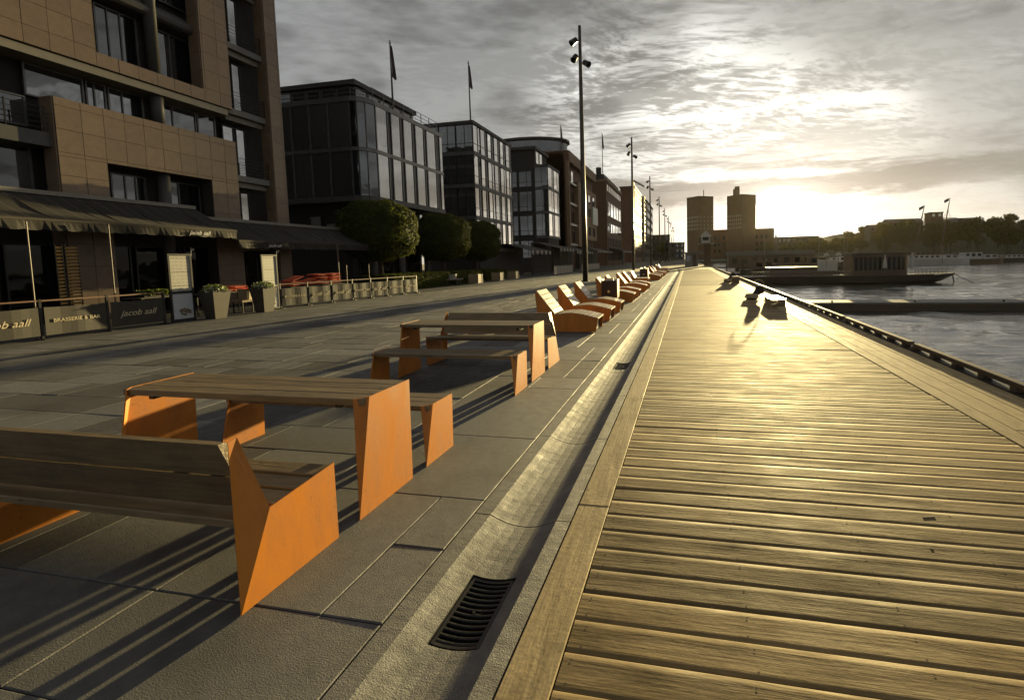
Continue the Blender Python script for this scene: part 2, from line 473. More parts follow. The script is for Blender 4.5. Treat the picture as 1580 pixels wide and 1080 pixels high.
# ------------------------------------------------------------------ mesh helpers
class MB:
    def __init__(s):
        s.v = []; s.f = []; s.mi = []; s.tone = []
    def add(s, vs_, fs, m=0, tone=1.0):
        o = len(s.v)
        s.v += [tuple(q) for q in vs_]
        for f in fs:
            s.f.append(tuple(i + o for i in f)); s.mi.append(m); s.tone.append(tone)
        return s
    def box(s, x0, x1, y0, y1, z0, z1, m=0, tone=1.0):
        x0, x1 = min(x0, x1), max(x0, x1); y0, y1 = min(y0, y1), max(y0, y1); z0, z1 = min(z0, z1), max(z0, z1)
        v = [(x, y, z) for z in (z0, z1) for y in (y0, y1) for x in (x0, x1)]
        return s.add(v, [(0, 2, 3, 1), (4, 5, 7, 6), (0, 1, 5, 4), (2, 6, 7, 3), (0, 4, 6, 2), (1, 3, 7, 5)], m, tone)
    def slab(s, x0, x1, y0, y1, z0, z1, c=.004, m=0, tone=1.0, dz=(0, 0, 0, 0)):
        v = [(x0, y0, z0), (x1, y0, z0), (x1, y1, z0), (x0, y1, z0),
             (x0, y0, z1 - c), (x1, y0, z1 - c), (x1, y1, z1 - c), (x0, y1, z1 - c),
             (x0 + c, y0 + c, z1 + dz[0]), (x1 - c, y0 + c, z1 + dz[1]), (x1 - c, y1 - c, z1 + dz[2]), (x0 + c, y1 - c, z1 + dz[3])]
        f = [(0, 1, 5, 4), (1, 2, 6, 5), (2, 3, 7, 6), (3, 0, 4, 7), (4, 5, 9, 8), (5, 6, 10, 9), (6, 7, 11, 10), (7, 4, 8, 11), (8, 9, 10, 11)]
        return s.add(v, f, m, tone)
    def obox(s, c, ax, ay, az, m=0):
        """oriented box: centre and three half-axis vectors"""
        c = Vector(c); ax = Vector(ax); ay = Vector(ay); az = Vector(az)
        v = [c + ax * i + ay * j + az * k for k in (-1, 1) for j in (-1, 1) for i in (-1, 1)]
        return s.add(v, [(0, 2, 3, 1), (4, 5, 7, 6), (0, 1, 5, 4), (2, 6, 7, 3), (0, 4, 6, 2), (1, 3, 7, 5)], m)
    def beam(s, p0, p1, w_, h_, upv=(0, 0, 1), m=0):
        p0 = Vector(p0); p1 = Vector(p1); d = p1 - p0; L = d.length; d.normalize()
        u = Vector(upv); side = d.cross(u)
        if side.length < 1e-4:
            side = d.cross(Vector((1, 0, 0)))
        side.normalize(); u2 = side.cross(d)
        return s.obox((p0 + p1) / 2, d * L / 2, side * w_ / 2, u2 * h_ / 2, m)
    def tube(s, pts, rad, n=8, m=0, cap=True):
        pts = [Vector(p) for p in pts]
        if not isinstance(rad, (list, tuple)):
            rad = [rad] * len(pts)
        o = len(s.v)
        for i, p in enumerate(pts):
            d = (pts[min(i + 1, len(pts) - 1)] - pts[max(i - 1, 0)]).normalized()
            a = d.cross(Vector((0, 0, 1)))
            if a.length < 1e-3:
                a = d.cross(Vector((1, 0, 0)))
            a.normalize(); b_ = d.cross(a)
            for k in range(n):
                t = 2 * math.pi * k / n
                s.v.append(tuple(p + (a * math.cos(t) + b_ * math.sin(t)) * rad[i]))
        for i in range(len(pts) - 1):
            for k in range(n):
                q = (o + i * n + k, o + i * n + (k + 1) % n, o + (i + 1) * n + (k + 1) % n, o + (i + 1) * n + k)
                s.f.append(q); s.mi.append(m); s.tone.append(1.0)
        if cap:
            s.f.append(tuple(o + k for k in range(n))[::-1]); s.mi.append(m); s.tone.append(1.0)
            s.f.append(tuple(o + (len(pts) - 1) * n + k for k in range(n))); s.mi.append(m); s.tone.append(1.0)
        return s
    def prism(s, poly, d, m=0):
        """planar polygon (3-D points) extruded by vector d"""
        n = len(poly); d = Vector(d)
        v = [Vector(p) for p in poly] + [Vector(p) + d for p in poly]
        f = [tuple(range(n)), tuple(range(n, 2 * n))[::-1]]
        f += [(i, i + n, (i + 1) % n + n, (i + 1) % n) for i in range(n)]
        return s.add(v, f, m)
    def plate(s, poly, t, m=0):
        """polygon plate thickened along its own normal"""
        P = [Vector(p) for p in poly]
        nn = (P[1] - P[0]).cross(P[2] - P[0]).normalized()
        return s.prism(P, nn * t, m)
    def build(s, name, mats, parent=None, root=(0, 0, 0), smooth=False, tone=False):
        me = bpy.data.meshes.new(name)
        root = Vector(root)
        me.from_pydata([tuple(Vector(v) - root) for v in s.v], [], s.f)
        if isinstance(mats, str):
            mats = [mats]
        for k in mats:
            me.materials.append(MATS[k])
        if len(mats) > 1:
            me.polygons.foreach_set('material_index', s.mi)
        if smooth:
            me.polygons.foreach_set('use_smooth', [True] * len(s.f))
        if tone:
            a = me.attributes.new('tone', 'FLOAT', 'FACE')
            a.data.foreach_set('value', s.tone)
        me.update()
        o = bpy.data.objects.new(name, me)
        COL.objects.link(o)
        if parent is not None:
            o.parent = parent
        return o

def tag(o, label=None, cat=None, group=None, kind=None):
    if label: o['label'] = label
    if cat: o['category'] = cat
    if group: o['group'] = group
    if kind: o['kind'] = kind
    return o

def thing(name, loc, label, cat, group=None, rz=0):
    o = bpy.data.objects.new(name, None)
    o.empty_display_size = .2
    COL.objects.link(o)
    o.location = loc
    o.rotation_euler = (0, 0, rz)
    return tag(o, label, cat, group)

UNIT = {}
def unit(mname):
    if mname not in UNIT:
        b = MB().box(-.5, .5, -.5, .5, -.5, .5)
        me = bpy.data.meshes.new('piece')
        me.from_pydata(b.v, [], b.f)
        me.materials.append(MATS[mname])
        UNIT[mname] = me
    return UNIT[mname]
def piece(name, x0, x1, y0, y1, z0, z1, mname, parent, root, rz=0, rx=0):
    """a plain rectangular part that shares one mesh per material"""
    o = bpy.data.objects.new(name, unit(mname))
    COL.objects.link(o)
    o.parent = parent
    o.location = Vector(((x0 + x1) / 2, (y0 + y1) / 2, (z0 + z1) / 2)) - Vector(root)
    o.scale = (abs(x1 - x0), abs(y1 - y0), abs(z1 - z0))
    o.rotation_euler = (rx, 0, rz)
    return o

CHILD = {}
def children(o):
    return [c for c in bpy.data.objects if c.parent == o]
def copy_tree(o, parent=None):
    c = o.copy()
    COL.objects.link(c)
    if parent is not None:
        c.parent = parent
    for ch in children(o):
        copy_tree(ch, c)
    return c

def leaves(name, pts, nrm, size, mname, parent, root, spread=.7, jit=.5):
    """a cloud of small leaf faces at pts, roughly facing nrm"""
    n = len(pts)
    pts = np.asarray(pts, float) - np.asarray(root, float)
    nv = np.asarray(nrm, float) + rng.normal(0, spread, (n, 3))
    nv /= np.linalg.norm(nv, axis=1, keepdims=True) + 1e-9
    a = np.cross(nv, rng.normal(0, 1, (n, 3)))
    a /= np.linalg.norm(a, axis=1, keepdims=True) + 1e-9
    b = np.cross(nv, a)
    sz = size * (1 + rng.uniform(-jit, jit, (n, 1)))
    q = np.stack([pts - a * sz, pts - b * sz * .55, pts + a * sz, pts + b * sz * .55], 1).reshape(-1, 3)
    me = bpy.data.meshes.new(name)
    me.vertices.add(4 * n); me.vertices.foreach_set('co', q.ravel())
    me.loops.add(4 * n); me.loops.foreach_set('vertex_index', np.arange(4 * n, dtype=np.int32))
    me.polygons.add(n); me.polygons.foreach_set('loop_start', np.arange(0, 4 * n, 4, dtype=np.int32))
    me.update(calc_edges=True)
    me.materials.append(MATS[mname])
    o = bpy.data.objects.new(name, me)
    COL.objects.link(o)
    if parent is not None:
        o.parent = parent
    return o

def text_mesh(txt, size, shear=0, spacing=1.0, extrude=.002):
    cu = bpy.data.curves.new('lettering', 'FONT')
    cu.body = txt; cu.size = size; cu.shear = shear; cu.space_character = spacing; cu.extrude = extrude
    cu.align_x = 'CENTER'; cu.align_y = 'CENTER'; cu.resolution_u = 3
    o = bpy.data.objects.new('lettering', cu)
    COL.objects.link(o)
    dg = bpy.context.evaluated_depsgraph_get()
    me = bpy.data.meshes.new_from_object(o.evaluated_get(dg))
    bpy.data.objects.remove(o)
    bpy.data.curves.remove(cu)
    return me
TXT = {}
def lettering(txt, size, loc, mname, parent, root, rz=R(90), shear=0, spacing=1.0, name='lettering', tilt=R(90)):
    """text standing on a face that looks along +X (rz = 90 degrees)"""
    key = (txt, size, shear, spacing, mname)
    if key not in TXT:
        me = text_mesh(txt, size, shear, spacing)
        me.materials.clear(); me.materials.append(MATS[mname])
        TXT[key] = me
    o = bpy.data.objects.new(name, TXT[key])
    COL.objects.link(o)
    o.parent = parent
    o.location = Vector(loc) - Vector(root)
    o.rotation_euler = (tilt, 0, rz)
    return o

# ================================================================== SETTING
# ground under everything on the land side, water, quay
g = MB().add([(-600, -60, -.09), (3.3, -60, -.09), (3.3, 330, -.09), (-600, 330, -.09)], [(0, 1, 2, 3)])
tag(g.build('ground', 'soil'), kind='structure')
WX0, WX1, WY0, WY1 = 3.4, 150.0, -12.0, 205.0
def spaced(a, b_, d0, grow):
    v, d = [a], d0
    while v[-1] + d < b_:
        v.append(v[-1] + d); d = d0 + grow * abs(v[-1] - a)
    v.append(b_)
    return np.array(v)
gx_ = spaced(WX0, WX1, .16, .0085); gy_ = spaced(WY0, WY1, .17, .0052)
XX, YY = np.meshgrid(gx_, gy_, indexing='ij')
sp_ = np.maximum(np.gradient(gx_)[:, None], np.gradient(gy_)[None, :])
ZZ = np.zeros_like(XX)
wr = np.random.default_rng(3)
for k in range(46):
    lam = .42 * (1.055 ** k) * wr.uniform(.9, 1.1)
    th_ = math.radians(78) + wr.normal(0, .38)
    slope = .04 * (lam / .42) ** -.2
    amp = slope * lam / (2 * math.pi) * np.clip((lam / sp_ - 2.2) / 2.0, 0, 1)
    ZZ += amp * np.sin(2 * math.pi / lam * (XX * math.cos(th_) + YY * math.sin(th_)) + wr.uniform(0, 6.28) + .6 * np.sin(XX * .11 + k) + .6 * np.sin(YY * .13 + 2 * k))
gust = .75 + .35 * np.sin(XX * .05 + 1) * np.sin(YY * .043) + .2 * np.sin(XX * .13 + YY * .09)
fade = np.clip((WX1 - XX) / 15, 0, 1) * np.clip((WY1 - YY) / 15, 0, 1) * np.clip((YY - WY0) / 3, 0, 1) * np.clip((XX - WX0) / .5, .3, 1)
ZZ = -2.2 + np.sign(ZZ) * np.abs(ZZ) * gust * fade
wa = MB()
n1, n2_ = XX.shape
wa.v = list(zip(XX.ravel().tolist(), YY.ravel().tolist(), ZZ.ravel().tolist()))
I = np.arange(n1 * n2_).reshape(n1, n2_)
wa.f = list(zip(I[:-1, :-1].ravel().tolist(), I[1:, :-1].ravel().tolist(), I[1:, 1:].ravel().tolist(), I[:-1, 1:].ravel().tolist()))
wa.mi = [0] * len(wa.f); wa.tone = [1] * len(wa.f)
for x0, x1, y0, y1 in ((-3000, WX0, -300, 5000), (WX1, 5000, -300, 5000), (WX0, WX1, -300, WY0), (WX0, WX1, WY1, 5000)):
    wa.add([(x0, y0, -2.2), (x1, y0, -2.2), (x1, y1, -2.2), (x0, y1, -2.2)], [(0, 1, 2, 3)])
tag(wa.build('water', 'water', smooth=True), kind='structure')
print('water verts', len(wa.v))
q = MB().box(3.25, 3.52, -20, 330, -4, -.06)
for k in range(60):
    q.tube([(3.62, .4 + k * 1.6, -3.5), (3.62, .4 + k * 1.6, -.12)], .09, 8)
tag(q.build('quay_wall', 'quay_stone'), kind='structure')

# --------------------------------------------------------------- boardwalk
PITCH = .18
XB0, XB1 = -.515, 2.685
deck = MB().box(XB0, 3.55, -2, 118, -.075, -.05).build('boardwalk', 'joint_dark')
tag(deck, kind='structure')
def plank_mesh(cup, tilt, lift, screws, warp):
    b = MB()
    T = (-1, -.972, -.62, 0, .62, .972, 1)
    XS = (XB0 + .004, .25, 1.05, 1.85, XB1 - .004)
    hw = .0876
    rows = []
    for i, x in enumerate(XS):
        cc = cup * (1 + warp * math.sin(i * 2.1))
        row = [(x, t * hw, cc * t * t - cup * .6 + tilt * t + lift * (i / 4 - .5) - (.0012 if abs(t) == 1 else 0)) for t in T]
        rows.append(row)
    vs_ = []
    for row in rows:
        vs_ += [(row[0][0], row[0][1], -.045)] + row + [(row[-1][0], row[-1][1], -.045)]
    n = 9
    fs = []
    for i in range(len(XS) - 1):
        for k in range(n - 1):
            fs.append((i * n + k, (i + 1) * n + k, (i + 1) * n + k + 1, i * n + k + 1))
    b.add(vs_, fs)
    b.add(vs_[:n], [tuple(range(n))]); b.add(vs_[-n:], [tuple(range(n))[::-1]])
    if screws:
        for x in (XB0 + .05, .25, .92, 1.55, 2.15, XB1 - .05):
            for t in (-.62, .62):
                dx_ = random.uniform(-.012, .012)
                z = cup * t * t - cup * .6 + tilt * t + lift * ((x - XB0) / 3.2 - .5) + .0012
                pts = [(x + dx_ + .0055 * math.cos(a), t * hw + .0055 * math.sin(a), z) for a in np.linspace(0, 2 * math.pi, 7)[:-1]]
                b.add(pts, [tuple(range(6))], 1)
    me = bpy.data.meshes.new('plank')
    me.from_pydata(b.v, [], b.f)
    me.materials.append(MATS['deck_wood']); me.materials.append(MATS['joint_dark'])
    me.polygons.foreach_set('material_index', b.mi)
    me.polygons.foreach_set('use_smooth', [m_ == 0 for m_ in b.mi])
    me.update()
    return me
pv = [plank_mesh(random.uniform(.0003, .0016), random.uniform(-.0006, .0006), random.uniform(-.002, .002), True, random.uniform(-.4, .4)) for _ in range(14)]
pf = [plank_mesh(random.uniform(.0006, .0024), random.uniform(-.0008, .0008), random.uniform(-.002, .002), False, .2) for _ in range(6)]
NP = 150
y0p = 1.98 - PITCH * 8
for k in range(NP):
    o = bpy.data.objects.new('plank', random.choice(pv if k < 45 else pf))
    COL.objects.link(o)
    o.parent = deck
    o.location = (random.uniform(-.003, .003), y0p + PITCH * (k + .5) + random.uniform(-.0012, .0012), random.uniform(-.0008, .0008))
b = MB()
yy = y0p + PITCH * NP
while yy < 66:
    z1 = random.uniform(-.0015, .0015)
    c_ = random.uniform(.001, .003)
    ym = yy + PITCH / 2
    b.add([(XB0, yy + .004, z1), (XB1, yy + .004, z1), (XB0, ym, z1 - c_), (XB1, ym, z1 - c_), (XB0, yy + PITCH - .004, z1), (XB1, yy + PITCH - .004, z1)],
          [(0, 1, 3, 2), (2, 3, 5, 4)])
    yy += PITCH
tag(b.build('far_planking', 'deck_wood', deck), kind='stuff')
def board_run(x0, x1, y, yend, joints, z=0.004):
    while y < yend:
        L = joints()
        b_ = MB().slab(x0 + .002, x1 - .002, y + .002, min(y + L, yend) - .002, -.045, z + random.uniform(-.001, .001), .004)
        b_.build('border_board', 'board_wood', deck)
        y += L
board_run(-.72, XB0, .3, 66, lambda: random.choice((2.67, 4.2, 3.6)) if True else 0)
xs = [2.69, 2.87, 3.09, 3.27, 3.43, 3.575]
for a, c_ in zip(xs[:-1], xs[1:]):
    board_run(a, c_, random.uniform(-1.5, .5), 66, lambda: random.uniform(3.2, 5.4), .004 if a > 2.7 else .006)

# timber edge rail on blocks
er = thing('edge_rail', (3.67, 30, 0), 'low timber rail on blocks along the water edge of the boardwalk', 'edge rail')
rt_ = (3.67, 30, 0)
y = 6.03
first = True
while y < 66:
    L = 2.66 if first else random.uniform(2.6, 3.6)
    first = False
    MB().slab(3.625, 3.725, y, y + L, .062, .122, .008).build('rail', 'dark_timber', er, rt_)
    k = y + .12
    while k < y + L:
        piece('block', 3.62, 3.73, k, k + .11, .012, .061, 'dark_timber', er, rt_)
        k += .62
    MB().tube([(3.67, y + L + .05, .012), (3.67, y + L + .05, .08)], .035, 8).build('cleat', 'white_metal', er, rt_)
    y += L + .18
MB().box(3.585, 3.74, 5.8, 66, -.25, .01).build('edge_beam', 'hull_dark', er, rt_)

# --------------------------------------------------------------- gutter
gut = MB().box(-1.363, -.723, -1, 118, -.42, -.40).build('gutter', 'joint_dark')
tag(gut, kind='structure')
GX = [-1.357, -1.255, -1.205, -1.138, -1.08, -1.015, -.95, -.892, -.855, -.815, -.726]
def gz(x):
    t = (x + 1.035) / .222
    return -.062 * (1 - t * t) if abs(t) < 1 else 0.0
GR = [2.02 + 5.28 * k for k in range(11)]
j = 2.757 - 1.375 * 2
while j < 62:
    ya, yb = j + .004, j + 1.375 - .004
    gr = [c for c in GR if ya < c < yb]
    ys = [ya] + ([gr[0] - .235, gr[0] + .235] if gr and gr[0] - .24 > ya and gr[0] + .24 < yb else []) + [yb]
    hole = len(ys) == 4
    if not hole:
        ys = [ya, (ya + yb) / 2, yb]
    vs_ = [(x, y_, gz(x)) for y_ in ys for x in GX]
    n = len(GX)
    fs = []
    for i in range(len(ys) - 1):
        for k in range(n - 1):
            if hole and i == 1 and 3 <= k < 7:
                continue
            fs.append((i * n + k, i * n + k + 1, (i + 1) * n + k + 1, (i + 1) * n + k))
    b = MB().add(vs_, fs)
    # the stone's ends and sides
    for y_, sgn in ((ya, 1), (yb, -1)):
        e = [(x, y_, gz(x)) for x in GX] + [(GX[-1], y_, -.16), (GX[0], y_, -.16)]
        b.add(e, [tuple(range(len(e)))])
    for x in (GX[0], GX[-1]):
        b.add([(x, ya, 0), (x, yb, 0), (x, yb, -.16), (x, ya, -.16)], [(0, 1, 2, 3)])
    if hole:
        for x in (GX[3], GX[7]):
            b.add([(x, ys[1], gz(x)), (x, ys[2], gz(x)), (x, ys[2], -.4), (x, ys[1], -.4)], [(0, 1, 2, 3)], 1)
        for y_ in (ys[1], ys[2]):
            e = [(GX[k], y_, gz(GX[k])) for k in range(3, 8)] + [(GX[7], y_, -.4), (GX[3], y_, -.4)]
            b.add(e, [tuple(range(len(e)))], 1)
    b.build('gutter_stone', ['granite_gutter', 'joint_dark'], gut)
    j += 1.375

def grate(yc, label):
    t = thing('drain_grate', (-1.015, yc, -.05), label, 'drain grate', 'drain grates along the gutter')
    rt2 = (-1.015, yc, -.05)
    x0, x1, hl = -1.13, -.90, .222
    f = MB()
    for x in (x0, x1 - .016):
        f.box(x, x + .016, yc - hl, yc + hl, gz(x) - .045, gz(x) - .004)
    xs_ = np.linspace(x0 + .016, x1 - .016, 6)
    for y_ in (yc - hl, yc + hl - .016):
        for a, c in zip(xs_[:-1], xs_[1:]):
            f.add([(a, y_, gz(a) - .045), (c, y_, gz(c) - .045), (c, y_ + .016, gz(c) - .045), (a, y_ + .016, gz(a) - .045),
                   (a, y_, gz(a) - .004), (c, y_, gz(c) - .004), (c, y_ + .016, gz(c) - .004), (a, y_ + .016, gz(a) - .004)],
                  [(4, 5, 6, 7), (0, 1, 5, 4), (3, 7, 6, 2)])
    f.build('frame', 'iron', t, rt2)
    for i in range(12):
        y_ = yc - hl + .016 + (i + .5) * (2 * hl - .032) / 12
        bb = MB()
        for a, c in zip(xs_[:-1], xs_[1:]):
            bb.add([(a, y_ - .0075, gz(a) - .04), (c, y_ - .0075, gz(c) - .04), (c, y_ + .0075, gz(c) - .04), (a, y_ + .0075, gz(a) - .04),
                    (a, y_ - .0075, gz(a) - .009), (c, y_ - .0075, gz(c) - .009), (c, y_ + .0075, gz(c) - .009), (a, y_ + .0075, gz(a) - .009),
                    (a, y_ - .003, gz(a) - .005), (c, y_ - .003, gz(c) - .005), (c, y_ + .003, gz(c) - .005), (a, y_ + .003, gz(a) - .005)],
                   [(8, 9, 10, 11), (4, 5, 9, 8), (7, 11, 10, 6), (0, 1, 5, 4), (3, 7, 6, 2)])
        bb.build('bar', 'iron', t, rt2)
    lug = MB().tube([(-1.0, yc, gz(-1.0) - .03), (-1.0, yc, gz(-1.0) - .004)], .02, 8)
    lug.box(-1.03, -.985, yc - .008, yc + .008, gz(-1) - .03, gz(-1) - .004)
    lug.build('lug', 'iron', t, rt2)
places = ['cast iron drain grate nearest the camera in the stone gutter', 'cast iron drain grate in the gutter beside the second picnic set',
          'cast iron drain grate in the gutter beside the second sun lounger', 'cast iron drain grate in the gutter beside the waste bin']
for yc, lb in zip(GR[:4], places):
    grate(yc, lb)

# --------------------------------------------------------------- paving
pav = MB().box(-14.25, -1.362, -4, 62, -.08, -.062).build('pavement', 'joint_dark')
tag(pav, kind='structure')
CW, CH, PX, PY = .3217, .56, -1.366, 1.80 - .56 * 4
NCOL, NROW = 40, 110
occ = np.zeros((NROW, NCOL), bool)
slabs = []
def put(r_, c_, h_, w_, tone=None):
    occ[r_:r_ + h_, c_:c_ + w_] = True
    slabs.append((r_, c_, h_, w_, tone))
for r_, c_, h_, w_ in ((3, 0, 1, 4), (4, 0, 1, 1), (5, 0, 1, 1), (4, 1, 2, 3), (6, 0, 2, 4), (8, 0, 3, 4), (3, 4, 1, 4), (4, 4, 2, 3)):
    put(r_, c_, h_, w_, random.uniform(.9, 1.05))
put(12, 0, 1, 1, .55)
for r_ in range(NROW):
    c_ = 0
    while c_ < NCOL:
        if occ[r_, c_]:
            c_ += 1
            continue
        w_ = random.choice((1, 2, 2, 3, 3, 4)); h_ = random.choice((1, 1, 1, 1, 2))
        ww = 0
        while ww < w_ and c_ + ww < NCOL and not occ[r_, c_ + ww]:
            ww += 1
        if r_ + h_ > NROW or occ[r_:r_ + h_, c_:c_ + ww].any():
            h_ = 1
        put(r_, c_, h_, ww)
        c_ += ww
def slab_geo(b_, s_):
    r_, c_, h_, w_, tone = s_
    x1 = PX - CW * c_; x0 = x1 - CW * w_
    y0 = PY + CH * r_; y1 = y0 + CH * h_
    if tone is None:
        tone = random.choice((.5, .62, .75, .85, .92, 1.0, 1.0, 1.08, 1.18, 1.3, 1.42))
    z = random.uniform(-.002, .002)
    dz = [random.uniform(-.0015, .0015) for _ in range(4)]
    b_.slab(x0 + .003, x1 - .003, y0 + .003, y1 - .003, -.06, z, .005, 0, tone, dz)
def sdist(s_):
    x = PX - CW * (s_[1] + s_[3] / 2); y_ = PY + CH * (s_[0] + s_[2] / 2)
    d_ = x * fw.x + y_ * fw.y
    if d_ < .6:
        return 999
    return math.hypot(x, y_) - (2 if d_ > .6 else 0)
slabs.sort(key=sdist)
for s_ in slabs[:300]:
    b_ = MB()
    slab_geo(b_, s_)
    b_.build('paving_slab', 'granite_slab', pav, tone=True)
b_ = MB()
for s_ in slabs[300:]:
    slab_geo(b_, s_)
tag(b_.build('far_paving', 'granite_slab', pav, tone=True), kind='stuff')
# dark smooth strip and terrace floor in front of the restaurants
st_ = MB().box(-22, -14.24, -10, 62, -.08, -.004)
tag(st_.build('terrace_strip', 'concrete_dark'), kind='structure')
fr = MB().box(-40, -1.37, 62.1, 330, -.085, -.006).box(-1.36, 3.55, 66.2, 330, -.06, -.004)
tag(fr.build('far_pavement', 'far_ground'), kind='structure')

# ================================================================== FURNITURE ON THE PROMENADE
XE, XW = -2.05, -4.05
XC = (XE + XW) / 2
def mirror(p):
    return (2 * XC - p[0], p[1], p[2])
def two_ends(name, polys, root, parent):
    for mir in (False, True):
        b_ = MB()
        for P in polys:
            P2 = [mirror(p) for p in P][::-1] if mir else P
            b_.plate(P2, -.008)
        b_.build(name, 'orange_steel', parent, root)
def table(dy, label, group):
    root = (XC, 2.85 + dy, 0)
    t = thing('picnic_table', root, label, 'table', group)
    Y = lambda v: v + dy
    main = [(XE, Y(2.55), 0.002), (XE, Y(3.147), 0.002), (XE, Y(3.162), .757), (XE, Y(2.705), .757)]
    fl = [(XE, Y(2.55), 0.002), (XE, Y(2.705), .757), (XE - .062, Y(2.632), .757)]
    two_ends('end_panel', [main, fl], root, t)
    w4 = (3.155 - 2.645) / 4
    for i in range(4):
        MB().slab(XW + .012, XE - .012, Y(2.645 + w4 * i) + .004, Y(2.645 + w4 * (i + 1)) - .004, .712, .754 + random.uniform(-.001, .001), .004).build('plank', 'seat_wood', t, root)
    MB().box(XW + .2, XW + .24, Y(2.68), Y(3.12), .68, .711).box(XE - .24, XE - .2, Y(2.68), Y(3.12), .68, .711).build('bearer', 'black_metal', t, root)
    return t
def stool(dy, label, group):
    root = (XC, 3.57 + dy, 0)
    t = thing('backless_bench', root, label, 'bench', group)
    Y = lambda v: v + dy
    main = [(XE, Y(3.34), .002), (XE, Y(3.785), .002), (XE, Y(3.802), .468), (XE, Y(3.478), .472)]
    fl = [(XE, Y(3.34), .002), (XE, Y(3.478), .472), (XE - .06, Y(3.40), .472)]
    two_ends('end_panel', [main, fl], root, t)
    w3 = (3.795 - 3.415) / 3
    for i in range(3):
        MB().slab(XW + .012, XE - .012, Y(3.415 + w3 * i) + .004, Y(3.415 + w3 * (i + 1)) - .004, .425, .466 + random.uniform(-.001, .001), .004).build('plank', 'seat_wood', t, root)
    piece('sticker', XW + .0005, XW + .002, Y(3.70), Y(3.75), .03, .085, 'print_white', t, root)
    return t
def backed(dy, flip, label, group):
    """bench with a backrest; flip mirrors it so that it faces -Y"""
    f = (lambda v: 9.116 - v) if flip else (lambda v: v + dy)
    root = (XC, f(2.05), 0)
    t = thing('backrest_bench', root, label, 'bench', group)
    P = lambda x, y_, z: (x, f(y_), z)
    main = [P(XE, 1.727, .002), P(XE, 2.364, .002), P(XE, 2.36, .464), P(XE, 1.917, .425)]
    fl = [P(XE, 1.727, .002), P(XE, 1.917, .425), P(XE - .10, 1.858, .80), P(XE - .10, 1.812, .792)]
    if flip:
        main, fl = main[::-1], fl[::-1]
    two_ends('end_panel', [main, fl], root, t)
    for i in range(3):
        ya, yb = 1.945 + .138 * i, 1.945 + .138 * (i + 1) - .008
        za = .428 + (ya - 1.917) / .443 * .036
        b_ = MB().slab(XW + .012, XE - .012, min(f(ya), f(yb)), max(f(ya), f(yb)), za - .042, za, .004)
        b_.build('seat_plank', 'seat_wood', t, root)
    MB().slab(XW + .075, XE - .075, min(f(1.80), f(1.935)), max(f(1.80), f(1.935)), .375, .412, .004).build('seat_plank', 'seat_wood', t, root)
    for i in range(2):
        # backrest planks lean away from the sitter
        z0, z1 = .448 + .172 * i, .448 + .172 * (i + 1) - .008
        yl = lambda z: 1.90 - (z - .43) / .37 * .072
        xin = lambda z: .035 + max(0, z - .43) / .37 * .105
        b_ = MB()
        v = [(s_, f(yl(z) + o_), z) for z in (z0, z1) for o_ in (0, -.04) for s_ in (XW + xin(z), XE - xin(z))]
        b_.add(v, [(0, 1, 3, 2), (4, 6, 7, 5), (0, 4, 5, 1), (2, 3, 7, 6), (0, 2, 6, 4), (1, 5, 7, 3)])
        b_.build('back_plank', 'seat_wood', t, root)
    piece('sticker', XW + .0005, XW + .002, f(2.26) - .025, f(2.26) + .025, .03, .085, 'print_white', t, root)
    return t
G1 = 'orange steel and timber picnic sets'
backed(0, False, 'orange steel and timber bench with backrest nearest the camera', G1)
table(0, 'orange steel and timber table nearest the camera', G1)
stool(0, 'backless orange and timber bench between the two tables, beside the nearer table', G1)
stool(1.997, 'backless orange and timber bench on the near side of the second table', G1)
table(3.42, 'second orange steel and timber table, before the sun loungers', G1)
backed(0, True, 'bench with backrest behind the second table, next to the first sun lounger', G1)

# sun loungers -------------------------------------------------------
def make_lounger():
    t = thing('sun_lounger', (0, 0, 0), '', 'sun lounger', 'sun loungers in a row beside the gutter')
    prof = [(.70, .0), (.76, .30), (.20, .425), (-.24, .385), (-.66, .915), (-.70, .90), (-.62, .0)]
    for s_ in (-1, 1):
        b_ = MB().prism([(x, s_ * .39, z + .002) for x, z in prof], (0, -s_ * .012, 0))
        b_.build('side_panel', 'orange_steel', t)
    pts = [(.755, .318), (.46, .39), (.20, .437), (-.05, .425), (-.235, .398)]
    L = 10
    xs_ = np.linspace(.755, -.235, L + 1)
    px_ = [p[0] for p in pts][::-1]; pz_ = [p[1] for p in pts][::-1]
    zf = lambda x: float(np.interp(x, px_, pz_))
    for a, c in zip(xs_[:-1], xs_[1:]):
        a2, c2 = a - .006, c + .006
        b_ = MB().prism([(a2, -.378, zf(a2)), (c2, -.378, zf(c2)), (c2, -.378, zf(c2) - .03), (a2, -.378, zf(a2) - .03)], (0, .756, 0))
        b_.build('seat_slat', 'lounger_wood', t)
    d = Vector((-.42, 0, .53)); Ld = d.length; d.normalize()
    nrm = Vector((d.z, 0, -d.x))
    p0 = Vector((-.25, 0, .405))
    for i in range(5):
        a = p0 + d * (Ld * i / 5 + .006) + nrm * .012; c = p0 + d * (Ld * (i + 1) / 5 - .006) + nrm * .012
        b_ = MB().prism([(a.x, -.378, a.z), (c.x, -.378, c.z), (c.x - nrm.x * .03, -.378, c.z - nrm.z * .03), (a.x - nrm.x * .03, -.378, a.z - nrm.z * .03)], (0, .756, 0))
        b_.build('back_slat', 'lounger_wood', t)
    MB().box(.62, .66, -.376, .376, .02, .26).build('toe_board', 'black_metal', t)
    return t
lp = make_lounger()
